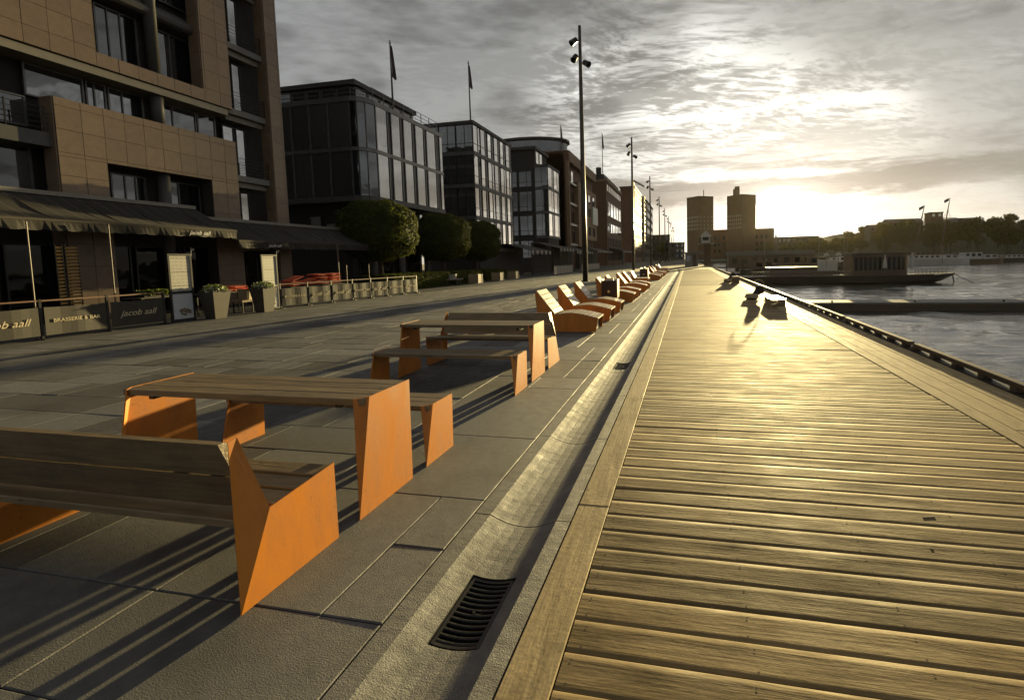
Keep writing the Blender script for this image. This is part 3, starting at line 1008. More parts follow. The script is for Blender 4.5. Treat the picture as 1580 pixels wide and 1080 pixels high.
lspots = [(10.75, 'first sun lounger, beside the far bench of the second picnic set'),
          (12.62, 'second sun lounger from the camera'),
          (14.55, 'third sun lounger, just before the near waste bin'),
          (18.05, 'fourth sun lounger, first one past the near waste bin'),
          (20.1, 'fifth sun lounger, second one past the near waste bin'),
          (23.4, 'sixth sun lounger, nearer one of the pair with bright upright backs'),
          (25.5, 'seventh sun lounger, farther one of the pair with bright upright backs'),
          (35.6, 'eighth sun lounger, just past the far waste bin'),
          (38.2, 'ninth sun lounger, second one past the far waste bin'),
          (43.0, 'tenth sun lounger far along the row'),
          (46.0, 'eleventh sun lounger far along the row'),
          (52.0, 'last small sun lounger at the far end of the row')]
for i, (y_, lb) in enumerate(lspots):
    o = lp if i == 0 else copy_tree(lp)
    o.location = (-2.72, y_, 0)
    o['label'] = lb

def waste_bin(x, y_, label):
    t = thing('waste_bin', (x, y_, 0), label, 'waste bin', 'waste bins between the loungers')
    rt2 = (x, y_, 0)
    for a in (-1, 1):
        MB().box(x + a * .27 - .014, x + a * .27 + .014, y_ - .24, y_ + .24, .0, .93).build('side_panel', 'pole_metal', t, rt2)
    MB().box(x - .254, x + .254, y_ - .235, y_ - .215, .05, .86).build('front_panel', 'black_metal', t, rt2)
    MB().box(x - .254, x + .254, y_ + .215, y_ + .235, .05, .86).build('back_panel', 'black_metal', t, rt2)
    MB().slab(x - .254, x + .254, y_ - .21, y_ + .21, .84, .88, .01).build('lid', 'grey_metal', t, rt2)
    MB().box(x - .12, x + .12, y_ - .05, y_ + .05, .875, .96).build('ashtray', 'steel_bright', t, rt2)
    MB().tube([(x - .02, y_ - .237, .5), (x - .02, y_ - .24, .5)], .045, 12).build('sticker', 'skin_lamp', t, rt2)
waste_bin(-2.66, 16.45, 'dark waste bin with yellow dot standing between sun loungers')
waste_bin(-3.0, 33.6, 'smaller looking dark waste bin farther along the lounger row')
for y_, lb in ((29.2, 'low dark wooden bench with back beyond the seventh lounger'), (56.5, 'tiny dark wooden bench at the end of the lounger row')):
    t = thing('timber_bench', (-2.9, y_, 0), lb, 'bench', 'dark benches in the lounger row')
    rt2 = (-2.9, y_, 0)
    for s_ in (-.6, .6):
        MB().prism([(-3.2, y_ + s_, 0), (-2.3, y_ + s_, 0), (-2.3, y_ + s_, .42), (-3.1, y_ + s_, .42), (-3.35, y_ + s_, .85), (-3.42, y_ + s_, .83)], (0, .02, 0)).build('end_panel', 'orange_steel', t, rt2)
    for k in range(4):
        piece('seat_plank', -3.08 + .19 * k, -2.9 + .19 * k, y_ - .59, y_ + .59, .40, .44, 'seat_wood', t, rt2)
    for k in range(2):
        MB().prism([(-3.14 - .12 * k, y_ - .59, .47 + .2 * k), (-3.25 - .12 * k, y_ - .59, .65 + .2 * k), (-3.28 - .12 * k, y_ - .59, .64 + .2 * k), (-3.17 - .12 * k, y_ - .59, .46 + .2 * k)], (0, 1.18, 0)).build('back_plank', 'seat_wood', t, rt2)

# lamp masts ---------------------------------------------------------
def make_mast():
    t = thing('lamp_mast', (0, 0, 0), '', 'lamp post', 'tall lamp masts along the promenade')
    Hh = 18.4
    MB().tube([(0, 0, 0), (0, 0, 6), (0, 0, 12.5), (0, 0, Hh)], [.20, .18, .15, .11], 14).build('pole', 'pole_metal', t, smooth=True)
    MB().tube([(0, 0, 0), (0, 0, .05)], .3, 14).build('base_plate', 'black_metal', t)
    for sx, sy, z, tx in ((-1, -.2, 17.35, -.25), (-1, .3, 16.25, .05), (1, .1, 15.75, .45)):
        arm = MB().tube([(0, 0, z), (sx * .34, sy * .3, z)], .03, 6)
        arm.build('bracket', 'black_metal', t)
        c = Vector((sx * .42, sy * .3, z)); d = Vector((tx + .25 * sx, -.35, -.5)).normalized()
        hd = MB().tube([c - d * .30, c - d * .22, c + d * .05, c + d * .30], [.10, .19, .2, .235], 12)
        o = hd.build('spotlight', 'black_metal', t, smooth=False)
        MB().tube([c + d * .301, c + d * .306], .21, 12).build('lens', 'dark_glass', o)
    return t
mp = make_mast()
names = ['tallest looking lamp mast, nearest, behind the sun loungers', 'second lamp mast from the camera, before the brown brick buildings',
         'third lamp mast from the camera, before the pale narrow building', 'fourth lamp mast from the camera', 'fifth lamp mast from the camera',
         'sixth lamp mast from the camera', 'seventh, tiny lamp mast', 'eighth and farthest tiny lamp mast']
for i, lb in enumerate(names):
    o = mp if i == 0 else copy_tree(mp)
    o.location = (-7.5, 34.8 + 32.6 * i, 0)
    o['label'] = lb

# box seats and bollards on the water side ----------------------------
def box_seat(x0, x1, y0, y1, h_, label):
    root = ((x0 + x1) / 2, (y0 + y1) / 2, 0)
    t = thing('box_seat', root, label, 'box seat', 'timber box seats on the boardwalk')
    n = 5
    for i in range(n):
        z0 = .01 + (h_ - .05) * i / n; z1 = .01 + (h_ - .05) * (i + 1) / n - .006
        for xa in (x0, x1 - .03):
            piece('side_board', xa, xa + .03, y0 + .031, y1 - .031, z0, z1, 'seat_wood', t, root)
        for ya in (y0, y1 - .03):
            piece('end_board', x0, x1, ya, ya + .03, z0, z1, 'seat_wood', t, root)
    m_ = 4
    wv = (x1 - x0 + .02) / m_
    for i in range(m_):
        MB().slab(x0 - .01 + wv * i + .003, x0 - .01 + wv * (i + 1) - .003, y0 - .012, y1 + .012, h_ - .038, h_, .005).build('top_plank', 'lounger_wood', t, root)
box_seat(2.56, 3.02, 15.85, 17.2, .24, 'timber box seat beside the iron bollard at the water edge')
box_seat(2.6, 3.0, 29.4, 30.2, .42, 'smaller looking dark box farther along the water edge')

def bollard(x, y_, label, s_=1.0):
    t = thing('mooring_bollard', (x, y_, 0), label, 'bollard', 'mooring bollards on the boardwalk')
    root = (x, y_, 0)
    MB().tube([(x, y_, .002), (x, y_, .05)], .24 * s_, 16).build('base', 'iron', t, root)
    a = Vector((x, y_, .05)); d = Vector((.62, .25, .62)).normalized()
    pr = [(0, .15), (.12, .125), (.28, .13), (.42, .17), (.50, .215), (.58, .225), (.64, .18), (.67, .06)]
    MB().tube([a + d * (k * s_) for k, r_ in pr], [r_ * s_ for k, r_ in pr], 14).build('body', 'iron', t, root, smooth=True)
    for k in range(3):
        MB().tube([(x + (.24 - .02 * k) * math.cos(u_), y_ + (.24 - .02 * k) * math.sin(u_), .075 + .05 * k) for u_ in np.linspace(0, 6.283, 17)], .028, 6).build('rope_coil', 'rope', t, root, smooth=True)
    rp = [Vector((x + .25 + .22 * math.cos(u_), y_ + .1, .46 + .26 * math.sin(u_))) for u_ in np.linspace(2.6, -.6, 14)]
    MB().tube([p for p in rp], .014, 6).build('rope', 'rope', t, root, smooth=True)
bollard(2.35, 18.7, 'dark slanted iron mooring bollard casting a shadow on the boardwalk', .82)
bollard(2.5, 31.5, 'far small iron bollard behind the dark box', 1.0)
# litter on the planks
o = MB().tube([(1.395, 3.16, .001), (1.47, 3.18, .001)], .0025, 6).build('cigarette_end', 'print_cream')
tag(o, 'tiny cigarette end lying across a deck plank', 'litter')
o = MB().tube([(1.288, 2.826, .001), (1.302, 2.82, .001)], [.002, .0015], 6).build('litter_scrap', 'print_cream')
tag(o, 'tiny pale scrap on the deck, nearer than the cigarette end', 'litter')

# ================================================================== BUILDINGS ON THE LAND SIDE
FX = -19.5          # common frontage
def window(parent, root, x, y0, y1, z0, z1, pm='window_glass', fm='grey_metal', fr=.05, axis='x', tilt=.0, mull=(), trans=()):
    """a window whose face looks along +X (axis x) or -Y (axis y); frame with a pane as sub-part.
    x is the plane of the glass; y0..y1 the extent along the wall"""
    b_ = MB()
    d = .05
    def bar(a0, a1, c0, c1):
        if axis == 'x':
            b_.box(x - .02, x + d, a0, a1, c0, c1)
        else:
            b_.box(a0, a1, x - d, x + .02, c0, c1)
    bar(y0, y0 + fr, z0, z1); bar(y1 - fr, y1, z0, z1)
    bar(y0 + fr, y1 - fr, z0, z0 + fr); bar(y0 + fr, y1 - fr, z1 - fr, z1)
    for m_ in mull:
        bar(m_ - fr * .4, m_ + fr * .4, z0 + fr, z1 - fr)
    for t_ in trans:
        bar(y0 + fr, y1 - fr, t_ - fr * .35, t_ + fr * .35)
    wo = b_.build('window', fm, parent, root)
    rz = random.uniform(-tilt, tilt)
    rx = 0
    if axis == 'x':
        piece('pane', x - .012, x + .012, y0 + .01, y1 - .01, z0 + .01, z1 - .01, pm, wo, root, rz=rz)
    else:
        piece('pane', y0 + .01, y1 - .01, x - .012, x + .012, z0 + .01, z1 - .01, pm, wo, root, rz=rz)
    return wo

# ---- brown granite building --------------------------------------------------
root = (FX, 14, 0)
bd = thing('brown_building', root, 'brown granite clad building with recessed dark windows at the left edge', 'building')
TOP = 17.6
def clad(y0, y1, z0, z1, yj, zj):
    """cladding panels between the joints that fall inside the rectangle"""
    ys = [y0] + [v for v in yj if y0 + .06 < v < y1 - .06] + [y1]
    zs = [z0] + [v for v in zj if z0 + .06 < v < z1 - .06] + [z1]
    for a, c in zip(ys[:-1], ys[1:]):
        for e, f_ in zip(zs[:-1], zs[1:]):
            piece('cladding_panel', FX - .03, FX + random.uniform(-.002, .003), a + .006, c - .006, e + .006, f_ - .006, 'brown_granite', bd, root)
YJ = [11.72 + .62 * k for k in range(-12, 16)]
ZJ = [4.69 + .73 * k for k in range(-7, 20)]
back = MB()
rects = [(3.0, 12.93, 8.52, TOP), (12.93, 16.6, 8.52, 8.99), (16.6, 17.82, 8.52, TOP), (11.66, 17.86, 5.3, 7.14), (11.66, 12.95, 0, 5.3), (16.65, 17.86, 0, 5.3), (19.8, 20.5, 0, TOP)]
for (a, c, e, f_) in rects:
    clad(a, c, e, f_, YJ, ZJ)
    back.box(FX - .55, FX - .032, a + .001, c - .001, e + .001, f_ - .001)
back.build('wall', 'backing_dark', bd, root)
# the recessed inner wall and the dark end
MB().box(FX - 2.2, FX - 1.05, 2, 20.3, 0, TOP - .2).build('inner_wall', 'plinth_dark', bd, root)
MB().box(FX - 14, FX - 2.21, 2, 20.48, 0, TOP - .1).build('rear_block', 'backing_dark', bd, root)
MB().box(FX - 14, FX + .05, 1.9, 20.55, TOP, TOP + .4).build('roof', 'roof_dark', bd, root)
# return faces of the granite volumes
for (y_, z0, z1) in ((11.655, 0, 7.14), (16.595, 8.99, TOP), (19.795, 0, TOP)):
    for k in range(int((z1 - z0) / .73) + 1):
        za = z0 + .73 * k; zb = min(z1, za + .73)
        if zb - za > .08:
            piece('return_panel', FX - .55, FX - .034, y_ - .03, y_, za + .006, zb - .006, 'brown_granite', bd, root)
for (y_, z0, z1) in ((12.935, 8.99, TOP), (17.825, 8.52, TOP), (12.955, 3.0, 5.3)):
    piece('return_panel', FX - .55, FX - .034, y_, y_ + .03, z0, z1, 'backing_dark', bd, root)
GXp = FX - .92
# windows of the upper opening, ribbon, lower opening, left bay, balcony stack
for z0, z1 in ((9.25, 11.05), (12.2, 14.2), (15.0, 17.0)):
    for y0, y1, m_ in ((13.55, 14.9, (13.95, 14.35)), (15.25, 16.95, (16.05,))):
        window(bd, root, GXp, y0, y1, z0, z1, mull=m_, tilt=.01)
for y0, y1, m_ in ((9.0, 10.9, ()), (11.5, 13.05, ()), (13.1, 13.7, (13.35,)), (13.75, 14.9, (14.2,)), (15.3, 16.9, (15.95,)), (16.95, 17.75, ())):
    window(bd, root, GXp, y0, y1, 7.2, 8.22, mull=m_, tilt=.012)
for y0, y1, m_ in ((13.6, 14.75, (14.05, 14.4)), (15.3, 16.85, (15.95,))):
    window(bd, root, GXp, y0, y1, 3.1, 5.15, mull=m_, tilt=.01)
for z0, z1 in ((6.2, 7.15), (3.6, 5.65)):
    window(bd, root, GXp, 9.0, 10.2, z0, z1); window(bd, root, GXp, 10.25, 11.5, z0, z1)
MB().box(FX - 1.0, FX - .15, 3, 11.64, 5.55, 5.98).build('floor_slab', 'concrete_dark', bd, root)
for y0 in (13.0,):
    for z in (11.15, 14.3):
        MB().tube([(FX - .45, 12.96, z + .2), (FX - .45, 16.56, z + .2)], .2, 10).box(FX - 1.0, FX - .5, 12.96, 16.56, z, z + .55).build('floor_beam', 'concrete_dark', bd, root)
for z0, z1 in ((8.99, 17.4), (7.15, 8.51), (0, 5.29)):
    MB().tube([(FX - .42, 15.05, z0), (FX - .42, 15.05, z1)], .2, 14).build('column', 'concrete_dark', bd, root, smooth=True)
MB().box(FX - 1.0, FX - .1, 9, 17.7, 8.24, 8.5).build('soffit', 'pale_panel', bd, root)
for zb in (2.6, 5.5, 8.42, 11.3, 14.2):
    MB().box(FX - 1.0, FX - .25, 17.86, 19.78, zb, zb + .26).build('balcony_slab', 'concrete', bd, root)
    MB().box(FX - .75, FX - .45, 17.88, 19.76, zb - .24, zb - .02).build('blind_box', 'pale_panel', bd, root)
    for a, c in ((17.95, 18.55), (18.6, 19.1)):
        window(bd, root, GXp + .1, a, c, zb + .3, zb + 2.5, pm='facade_glass', fm='black_metal', tilt=.02)
    rl = MB()
    for k in range(5):
        rl.box(FX - .3, FX - .28, 17.9, 19.76, zb + .42 + .15 * k, zb + .435 + .15 * k)
    for k in range(4):
        rl.box(FX - .3, FX - .275, 17.92 + .61 * k, 17.94 + .61 * k, zb + .26, zb + 1.06)
    rl.build('railing', 'black_metal', bd, root)
rl = MB()
for k in range(5):
    rl.box(FX - .2, FX - .18, 6, 11.6, 6.1 + .16 * k, 6.115 + .16 * k)
for k in range(7):
    rl.box(FX - .205, FX - .175, 6.2 + .88 * k, 6.23 + .88 * k, 5.98, 6.8)
rl.build('railing', 'black_metal', bd, root)
# restaurant front under the awnings
for k in range(9):
    window(bd, root, FX - .6, 5.2 + 1.75 * k - .82 * 0, 5.2 + 1.75 * k + 1.6, .2, 2.5, pm='dark_glass', fm='black_metal', tilt=.01)

# ---- awnings -----------------------------------------------------------------
def awning(label, y0, y1, zt, zb, xt=-19.38, xb=-17.42, val=.30, logos=()):
    root = (xt, (y0 + y1) / 2, zb)
    t = thing('awning', root, label, 'awning', 'restaurant awnings')
    b_ = MB()
    n = int((y1 - y0) / .42)
    for i in range(n):
        a = y0 + (y1 - y0) * i / n; c = y0 + (y1 - y0) * (i + 1) / n
        for m_, p, q_ in ((0, a, a + (c - a) * .82), (1, a + (c - a) * .82, c)):
            sg = .02 * math.sin(i * 1.7)
            b_.add([(xt, p, zt), (xt, q_, zt), ((xt + xb) / 2, q_, (zt + zb) / 2 - .06 + sg), ((xt + xb) / 2, p, (zt + zb) / 2 - .06 + sg), (xb, q_, zb), (xb, p, zb)],
                   [(0, 3, 2, 1), (3, 5, 4, 2)], m_)
    b_.build('canopy', ['awning_cloth', 'awning_stripe'], t, root)
    v = MB()
    m2 = n * 3
    for i in range(m2):
        a = y0 + (y1 - y0) * i / m2; c = y0 + (y1 - y0) * (i + 1) / m2
        wv0 = .035 * math.sin(i * .9) ; wv1 = .035 * math.sin((i + 1) * .9)
        v.add([(xb + .03, a, zb - .02), (xb + .03, c, zb - .02), (xb + .03 + wv1, c, zb - val + .03 * (i % 3 == 0)), (xb + .03 + wv0, a, zb - val + .03 * (i % 3 == 1))], [(0, 3, 2, 1)])
    v.build('valance', 'awning_cloth', t, root)
    MB().beam((xb + .01, y0, zb), (xb + .01, y1, zb), .07, .06).build('front_bar', 'awning_stripe', t, root)
    MB().box(xt - .08, xt + .1, y0, y1, zt - .02, zt + .11).build('cassette', 'pale_panel', t, root)
    for y_ in np.linspace(y0 + .5, y1 - .5, 3):
        MB().tube([(xt, y_, zt - .35), ((xt + xb) / 2 - .1, y_ + .12, (zt + zb) / 2 - .3), (xb, y_, zb - .03)], .025, 6).build('arm', 'black_metal', t, root)
    for txt, size, y_, sh in logos:
        lettering(txt, size, (xb + .075, y_, zb - val * .55), 'print_white', t, root, shear=sh)
    return t
awning('dark brown awning at the left edge, the nearer and higher of two', 2.2, 15.7, 4.0, 3.06, logos=(('jacob aall', .2, 14.2, .35),))
awning('dark brown awning with number 24, the farther and lower of two', 15.75, 26.2, 3.62, 2.68, logos=(('jacob aall', .17, 17.4, .35), ('24', .27, 24.4, .1)))

# ---- terrace fences with printed banners ---------------------------------------
def fence(pts, label, prints, rail='rail_wood'):
    c = pts[len(pts) // 2]
    root = (c[0], c[1], 0)
    t = thing('banner_fence', root, label, 'fence', 'restaurant terrace fences')
    for i, (x, y_) in enumerate(pts):
        MB().box(x - .025, x + .025, y_ - .025, y_ + .025, 0, .97).build('post', 'black_metal', t, root)
        MB().box(x - .16, x + .16, y_ - .06, y_ + .06, -.003, .02).build('foot', 'black_metal', t, root)
    for i, (p, q_) in enumerate(zip(pts[:-1], pts[1:])):
        d = Vector((q_[0] - p[0], q_[1] - p[1], 0)); L = d.length; d.normalize(); nx = Vector((d.y, -d.x, 0))
        P = Vector((p[0], p[1], 0)); Q = Vector((q_[0], q_[1], 0))
        MB().beam(P + Vector((0, 0, .93)), Q + Vector((0, 0, .93)), .045, .035).build('rail', rail, t, root)
        b_ = MB()
        n = 8
        for k in range(n):
            a = P + d * (.05 + (L - .1) * k / n); c_ = P + d * (.05 + (L - .1) * (k + 1) / n)
            wa_ = nx * (.036 + .006 * math.sin(k * 1.3 + i)); wc = nx * (.036 + .006 * math.sin((k + 1) * 1.3 + i))
            sag = .015 * math.sin(math.pi * k / n); sag2 = .015 * math.sin(math.pi * (k + 1) / n)
            b_.add([a + wa_ + Vector((0, 0, .09)), c_ + wc + Vector((0, 0, .09)), c_ + wc + Vector((0, 0, .77 - sag2)), a + wa_ + Vector((0, 0, .77 - sag))], [(0, 1, 2, 3)])
        bn_ = b_.build('banner', 'banner_cloth', t, root, smooth=True)
        txt, size, sh, mm = prints[i % len(prints)]
        mid = (P + Q) / 2 + nx * .05 + Vector((0, 0, .43))
        ang_ = math.atan2(d.y, d.x)
        lettering(txt, size, mid, mm, bn_, root, rz=ang_, shear=sh)
    return t
J = ('jacob aall', .235, .38, 'print_cream')
Bz = ('BRASSERIE & BAR', .125, 0, 'print_cream')
X1 = -15.22
fence([(X1, 5.75), (X1, 7.1), (X1, 8.45), (X1, 9.8), (X1, 11.2)], 'dark banner fence at the left edge, before the menu boards', [Bz, J, Bz, J])
ey = [15.62, 16.85, 18.05, 19.25, 20.4, 21.55, 22.75, 23.85]
fence([(-15.5 + (v - 15.62) * .095, v) for v in ey], 'long banner fence beyond the second menu board, sunlit at its far end', [Bz, J, J, Bz, J, Bz, J])

# ---- menu boards ------------------------------------------------------------
def menu(y0, y1, x, label, food):
    root = (x, (y0 + y1) / 2, 0)
    t = thing('menu_board', root, label, 'menu board', 'restaurant menu boards')
    f = MB()
    for y_ in (y0, y1 - .05):
        f.box(x - .03, x + .03, y_, y_ + .05, 0, 2.08)
    f.box(x - .03, x + .03, y0 + .05, y1 - .05, 2.02, 2.08).box(x - .03, x + .03, y0 + .05, y1 - .05, .86, .94).box(x - .03, x + .03, y0 + .05, y1 - .05, .02, .09)
    f.build('frame', 'black_metal', t, root)
    piece('menu_sheet', x - .005, x + .012, y0 + .05, y1 - .05, .94, 2.02, 'paper', t, root)
    for r_ in range(9):
        for c in range(4):
            wd = (y1 - y0 - .16) / 4
            ya = y0 + .08 + wd * c
            hv = .022 if r_ % 4 == 0 else .008
            piece('print', x + .013, x + .0145, ya + .012, ya + wd * (.86 if r_ % 4 == 0 else random.uniform(.5, .85)), 1.93 - .105 * r_, 1.93 - .105 * r_ + hv, 'print_dark', t, root)
    piece('poster', x - .005, x + .014, y0 + .05, y1 - .05, .09, .86, 'poster_cool', t, root)
    fd = MB()
    ym = (y0 + y1) / 2 + .06
    for k in range(26):
        a = random.uniform(0, 6.28); r_ = random.uniform(0, .17)
        yy_ = ym + r_ * math.cos(a); zz = .30 + r_ * .6 * math.sin(a) * food
        w_ = random.uniform(.02, .055)
        fd.add([(x + .0155 + k * .0002, yy_ + w_ * math.cos(u_), zz + w_ * .7 * math.sin(u_)) for u_ in np.linspace(0, 6.28, 8)[:-1]], [tuple(range(7))])
    fd.build('poster_print', 'food_brown', t, root)
    MB().tube([(x, y1 + .02, 2.0), (x + .02, y1 + .02, 2.25)], .012, 6).build('lamp_arm', 'steel_bright', t, root)
    MB().tube([(x + .02, y1 + .02, 2.25), (x + .12, y1 + .0, 2.2)], [.02, .045], 8).build('lamp', 'steel_bright', t, root)
menu(11.42, 12.12, -15.25, 'menu board with a food poster next to the near banner fence', 1.0)
menu(14.85, 15.55, -15.5, 'menu board with a pale poster next to the far banner fence', 1.9)

# ---- tall planters with flowers ------------------------------------------------
def pot(x, y_, label):
    root = (x, y_, 0)
    t = thing('tall_planter', root, label, 'planter', 'tall square planters with white flowers')
    b_, r1, r0_ = MB(), .30, .19
    z = [(.0, r0_), (.86, r1), (.90, r1 + .015), (.90, r1 - .04), (.82, r1 - .05)]
    vs_ = [(x + sx * r_, y_ + sy * r_, zz) for zz, r_ in z for sx, sy in ((-1, -1), (1, -1), (1, 1), (-1, 1))]
    fs = [(i * 4 + k, i * 4 + (k + 1) % 4, (i + 1) * 4 + (k + 1) % 4, (i + 1) * 4 + k) for i in range(4) for k in range(4)] + [(16, 17, 18, 19)]
    b_.add(vs_, fs).build('pot', 'pot_stone', t, root)
    n = 500
    u_ = rng.normal(0, 1, (n, 3)); u_ /= np.linalg.norm(u_, axis=1, keepdims=True); u_[:, 2] = np.abs(u_[:, 2])
    P = np.array((x, y_, .86)) + u_ * np.array((.36, .36, .24)) * rng.uniform(.6, 1.05, (n, 1))
    leaves('foliage', P, u_, .035, 'pot_leaf', t, root)
    k = rng.choice(n, 150, replace=False)
    leaves('flowers', P[k] + u_[k] * .03, u_[k], .026, 'flower_white', t, root, spread=.3)
pot(-14.95, 12.55, 'tall stone planter with white flowers beside the nearer menu board')
pot(-15.05, 14.45, 'tall stone planter with white flowers before the farther menu board')

# ---- terrace furniture --------------------------------------------------------
def cafe_table(x, y_, lx, ly, label):
    root = (x, y_, 0)
    t = thing('terrace_table', root, label, 'table', 'terrace tables behind the fence')
    MB().slab(x - lx, x + lx, y_ - ly, y_ + ly, .72, .75, .005).build('table_top', 'backing_dark', t, root)
    for sx in (-1, 1):
        for sy in (-1, 1):
            piece('leg', x + sx * (lx - .06) - .02, x + sx * (lx - .06) + .02, y_ + sy * (ly - .06) - .02, y_ + sy * (ly - .06) + .02, 0, .72, 'black_metal', t, root)
cafe_table(-16.6, 14.45, .4, .75, 'dark terrace table seen between the two planters')
cafe_table(-16.6, 17.7, .4, .8, 'dark terrace table under the nearer part of the cushion pile')
cafe_table(-16.6, 19.5, .4, .8, 'dark terrace table under the farther part of the cushion pile')
cafe_table(-16.8, 12.35, .4, .9, 'dark terrace table holding a pale plant tray')
def cushion(x, y_, z, ly, lx, h_, rz, rx, label):
    b_ = MB()
    n, m_ = 6, 4
    P = {}
    for s_ in (-1, 1):
        for i in range(n + 1):
            for k in range(m_ + 1):
                a = -1 + 2 * i / n; c = -1 + 2 * k / m_
                e = (1 - a ** 4) * (1 - c ** 4)
                P[(s_, i, k)] = len(b_.v)
                b_.v.append((c * lx, a * ly, s_ * h_ * (.35 + .65 * e)))
    for s_ in (-1, 1):
        for i in range(n):
            for k in range(m_):
                f_ = (P[(s_, i, k)], P[(s_, i, k + 1)], P[(s_, i + 1, k + 1)], P[(s_, i + 1, k)])
                b_.f.append(f_ if s_ > 0 else f_[::-1]); b_.mi.append(0); b_.tone.append(1)
    for i in range(n):
        for k in (0, m_):
            b_.f.append((P[(-1, i, k)], P[(1, i, k)], P[(1, i + 1, k)], P[(-1, i + 1, k)])); b_.mi.append(0); b_.tone.append(1)
    for k in range(m_):
        for i in (0, n):
            b_.f.append((P[(-1, i, k)], P[(1, i, k)], P[(1, i, k + 1)], P[(-1, i, k + 1)])); b_.mi.append(0); b_.tone.append(1)
    o_ = b_.build('seat_cushion', 'cushion_red', smooth=True)
    o_.location = (x, y_, z); o_.rotation_euler = (rx, 0, rz)
    tag(o_, label, 'cushion', 'orange red cushions stacked on the terrace')
ix = ['lowest', 'second', 'top']
for p_, (yb, nn) in enumerate(((17.35, 3), (18.05, 2), (18.8, 4), (19.6, 4))):
    w0 = ['first', 'second', 'third', 'fourth'][p_]
    for k in range(nn):
        w1 = ['lowest', 'second', 'third', 'topmost'][k]
        cushion(-16.55 + random.uniform(-.05, .05), yb, .83 + .125 * k, .36, .27, .06, random.uniform(-.12, .12), (.28 if (p_ == 0 and k == 2) or (p_ == 1 and k == 1) else random.uniform(-.03, .03)),
                'orange red cushion, %s of the %s pile from the left behind the far fence' % (w1, w0))
for k, (y_, z, h_) in enumerate(((14.1, .80, .05), (14.62, .80, .05), (14.62, .91, .05), (15.1, .80, .05))):
    cushion(-16.5, y_, z, .3, .28, h_, 0, 0, 'orange red cushion between the planters, ' + ['nearest', 'lower middle', 'upper middle', 'farthest'][k] + ' of four')
def wicker_chair(x, y_, label):
    root = (x, y_, 0)
    t = thing('wicker_chair', root, label, 'chair')
    MB().slab(x - .25, x + .25, y_ - .25, y_ + .25, .38, .46, .02).build('seat', 'wicker', t, root)
    bk = MB()
    for k in range(8):
        a0 = -1.2 + 2.4 * k / 8; a1 = -1.2 + 2.4 * (k + 1) / 8
        bk.add([(x + .27 * math.cos(a0), y_ + .27 * math.sin(a0), .46), (x + .27 * math.cos(a1), y_ + .27 * math.sin(a1), .46),
                (x + .33 * math.cos(a1), y_ + .33 * math.sin(a1), .86), (x + .33 * math.cos(a0), y_ + .33 * math.sin(a0), .86)], [(0, 1, 2, 3)])
    bk.build('backrest', 'wicker', t, root)
    for sx in (-1, 1):
        for sy in (-1, 1):
            piece('leg', x + sx * .2 - .018, x + sx * .2 + .018, y_ + sy * .2 - .018, y_ + sy * .2 + .018, 0, .38, 'black_metal', t, root)
wicker_chair(-15.75, 14.25, 'wicker armchair between the two planters')
# folded slatted shutter that catches the sun
root = (-17.6, 10.5, 0)
t = thing('slatted_shutter', root, 'sunlit slatted wooden shutter inside the near terrace', 'shutter')
for y0, y1 in ((10.22, 10.40), (10.44, 10.76)):
    MB().box(-17.63, -17.6, y0, y0 + .02, .3, 2.4).box(-17.63, -17.6, y1 - .02, y1, .3, 2.4).build('stile', 'black_metal', t, root)
    for k in range(20):
        z = .36 + .1 * k
        MB().add([(-17.64, y0 + .021, z), (-17.59, y0 + .021, z + .055), (-17.59, y1 - .021, z + .055), (-17.64, y1 - .021, z),
                  (-17.645, y0 + .021, z + .008), (-17.595, y0 + .021, z + .063), (-17.595, y1 - .021, z + .063), (-17.645, y1 - .021, z + .008)],
                 [(0, 1, 2, 3), (4, 7, 6, 5), (0, 4, 5, 1), (3, 2, 6, 7), (1, 5, 6, 2), (0, 3, 7, 4)]).build('slat', 'slat_wood', t, root)
# parasol and awning poles on the terrace
for x, y_, z1, lb, r_ in ((-17.3, 21.05, 2.66, 'pale awning pole rising behind the far fence', .035), (-16.2, 20.25, 1.62, 'short thin pole left of two behind the far fence', .022),
                          (-16.2, 21.9, 1.62, 'short thin pole right of two behind the far fence', .022), (-17.2, 11.3, 3.0, 'slim awning pole near the slatted shutter', .018),
                          (-17.0, 9.35, 2.95, 'slim awning pole left of the slatted shutter', .018)):
    o_ = MB().tube([(x, y_, 0), (x, y_, .03), (x, y_, .031), (x, y_, z1)], [r_ * 4, r_ * 4, r_, r_], 8).build('terrace_pole', 'ship_brown')
    tag(o_, lb, 'pole', 'slim poles on the terrace')
n = 900
P = np.stack([rng.uniform(-17.0, -16.55, n), rng.uniform(11.7, 13.1, n), rng.uniform(.76, .98, n)], 1)
root = (-16.8, 12.4, .75)
t = thing('plant_tray', root, 'low pale plants in a long tray behind the near fence', 'plant')
MB().box(-17.0, -16.55, 11.65, 13.15, .752, .80).build('tray', 'black_metal', t, root)
leaves('foliage', P, np.tile((0, 0, 1.), (n, 1)), .04, 'pot_leaf', t, root)
# wall lamps with warm bulbs by the restaurant windows

# ---- glass building on stilts ---------------------------------------------------
root = (-22.5, 31, 0)
gb = thing('glass_building', root, 'raised glass office building with rounded corner behind the clipped trees', 'building')
YF, YB, XL = 26.65, 36.3, -27.5
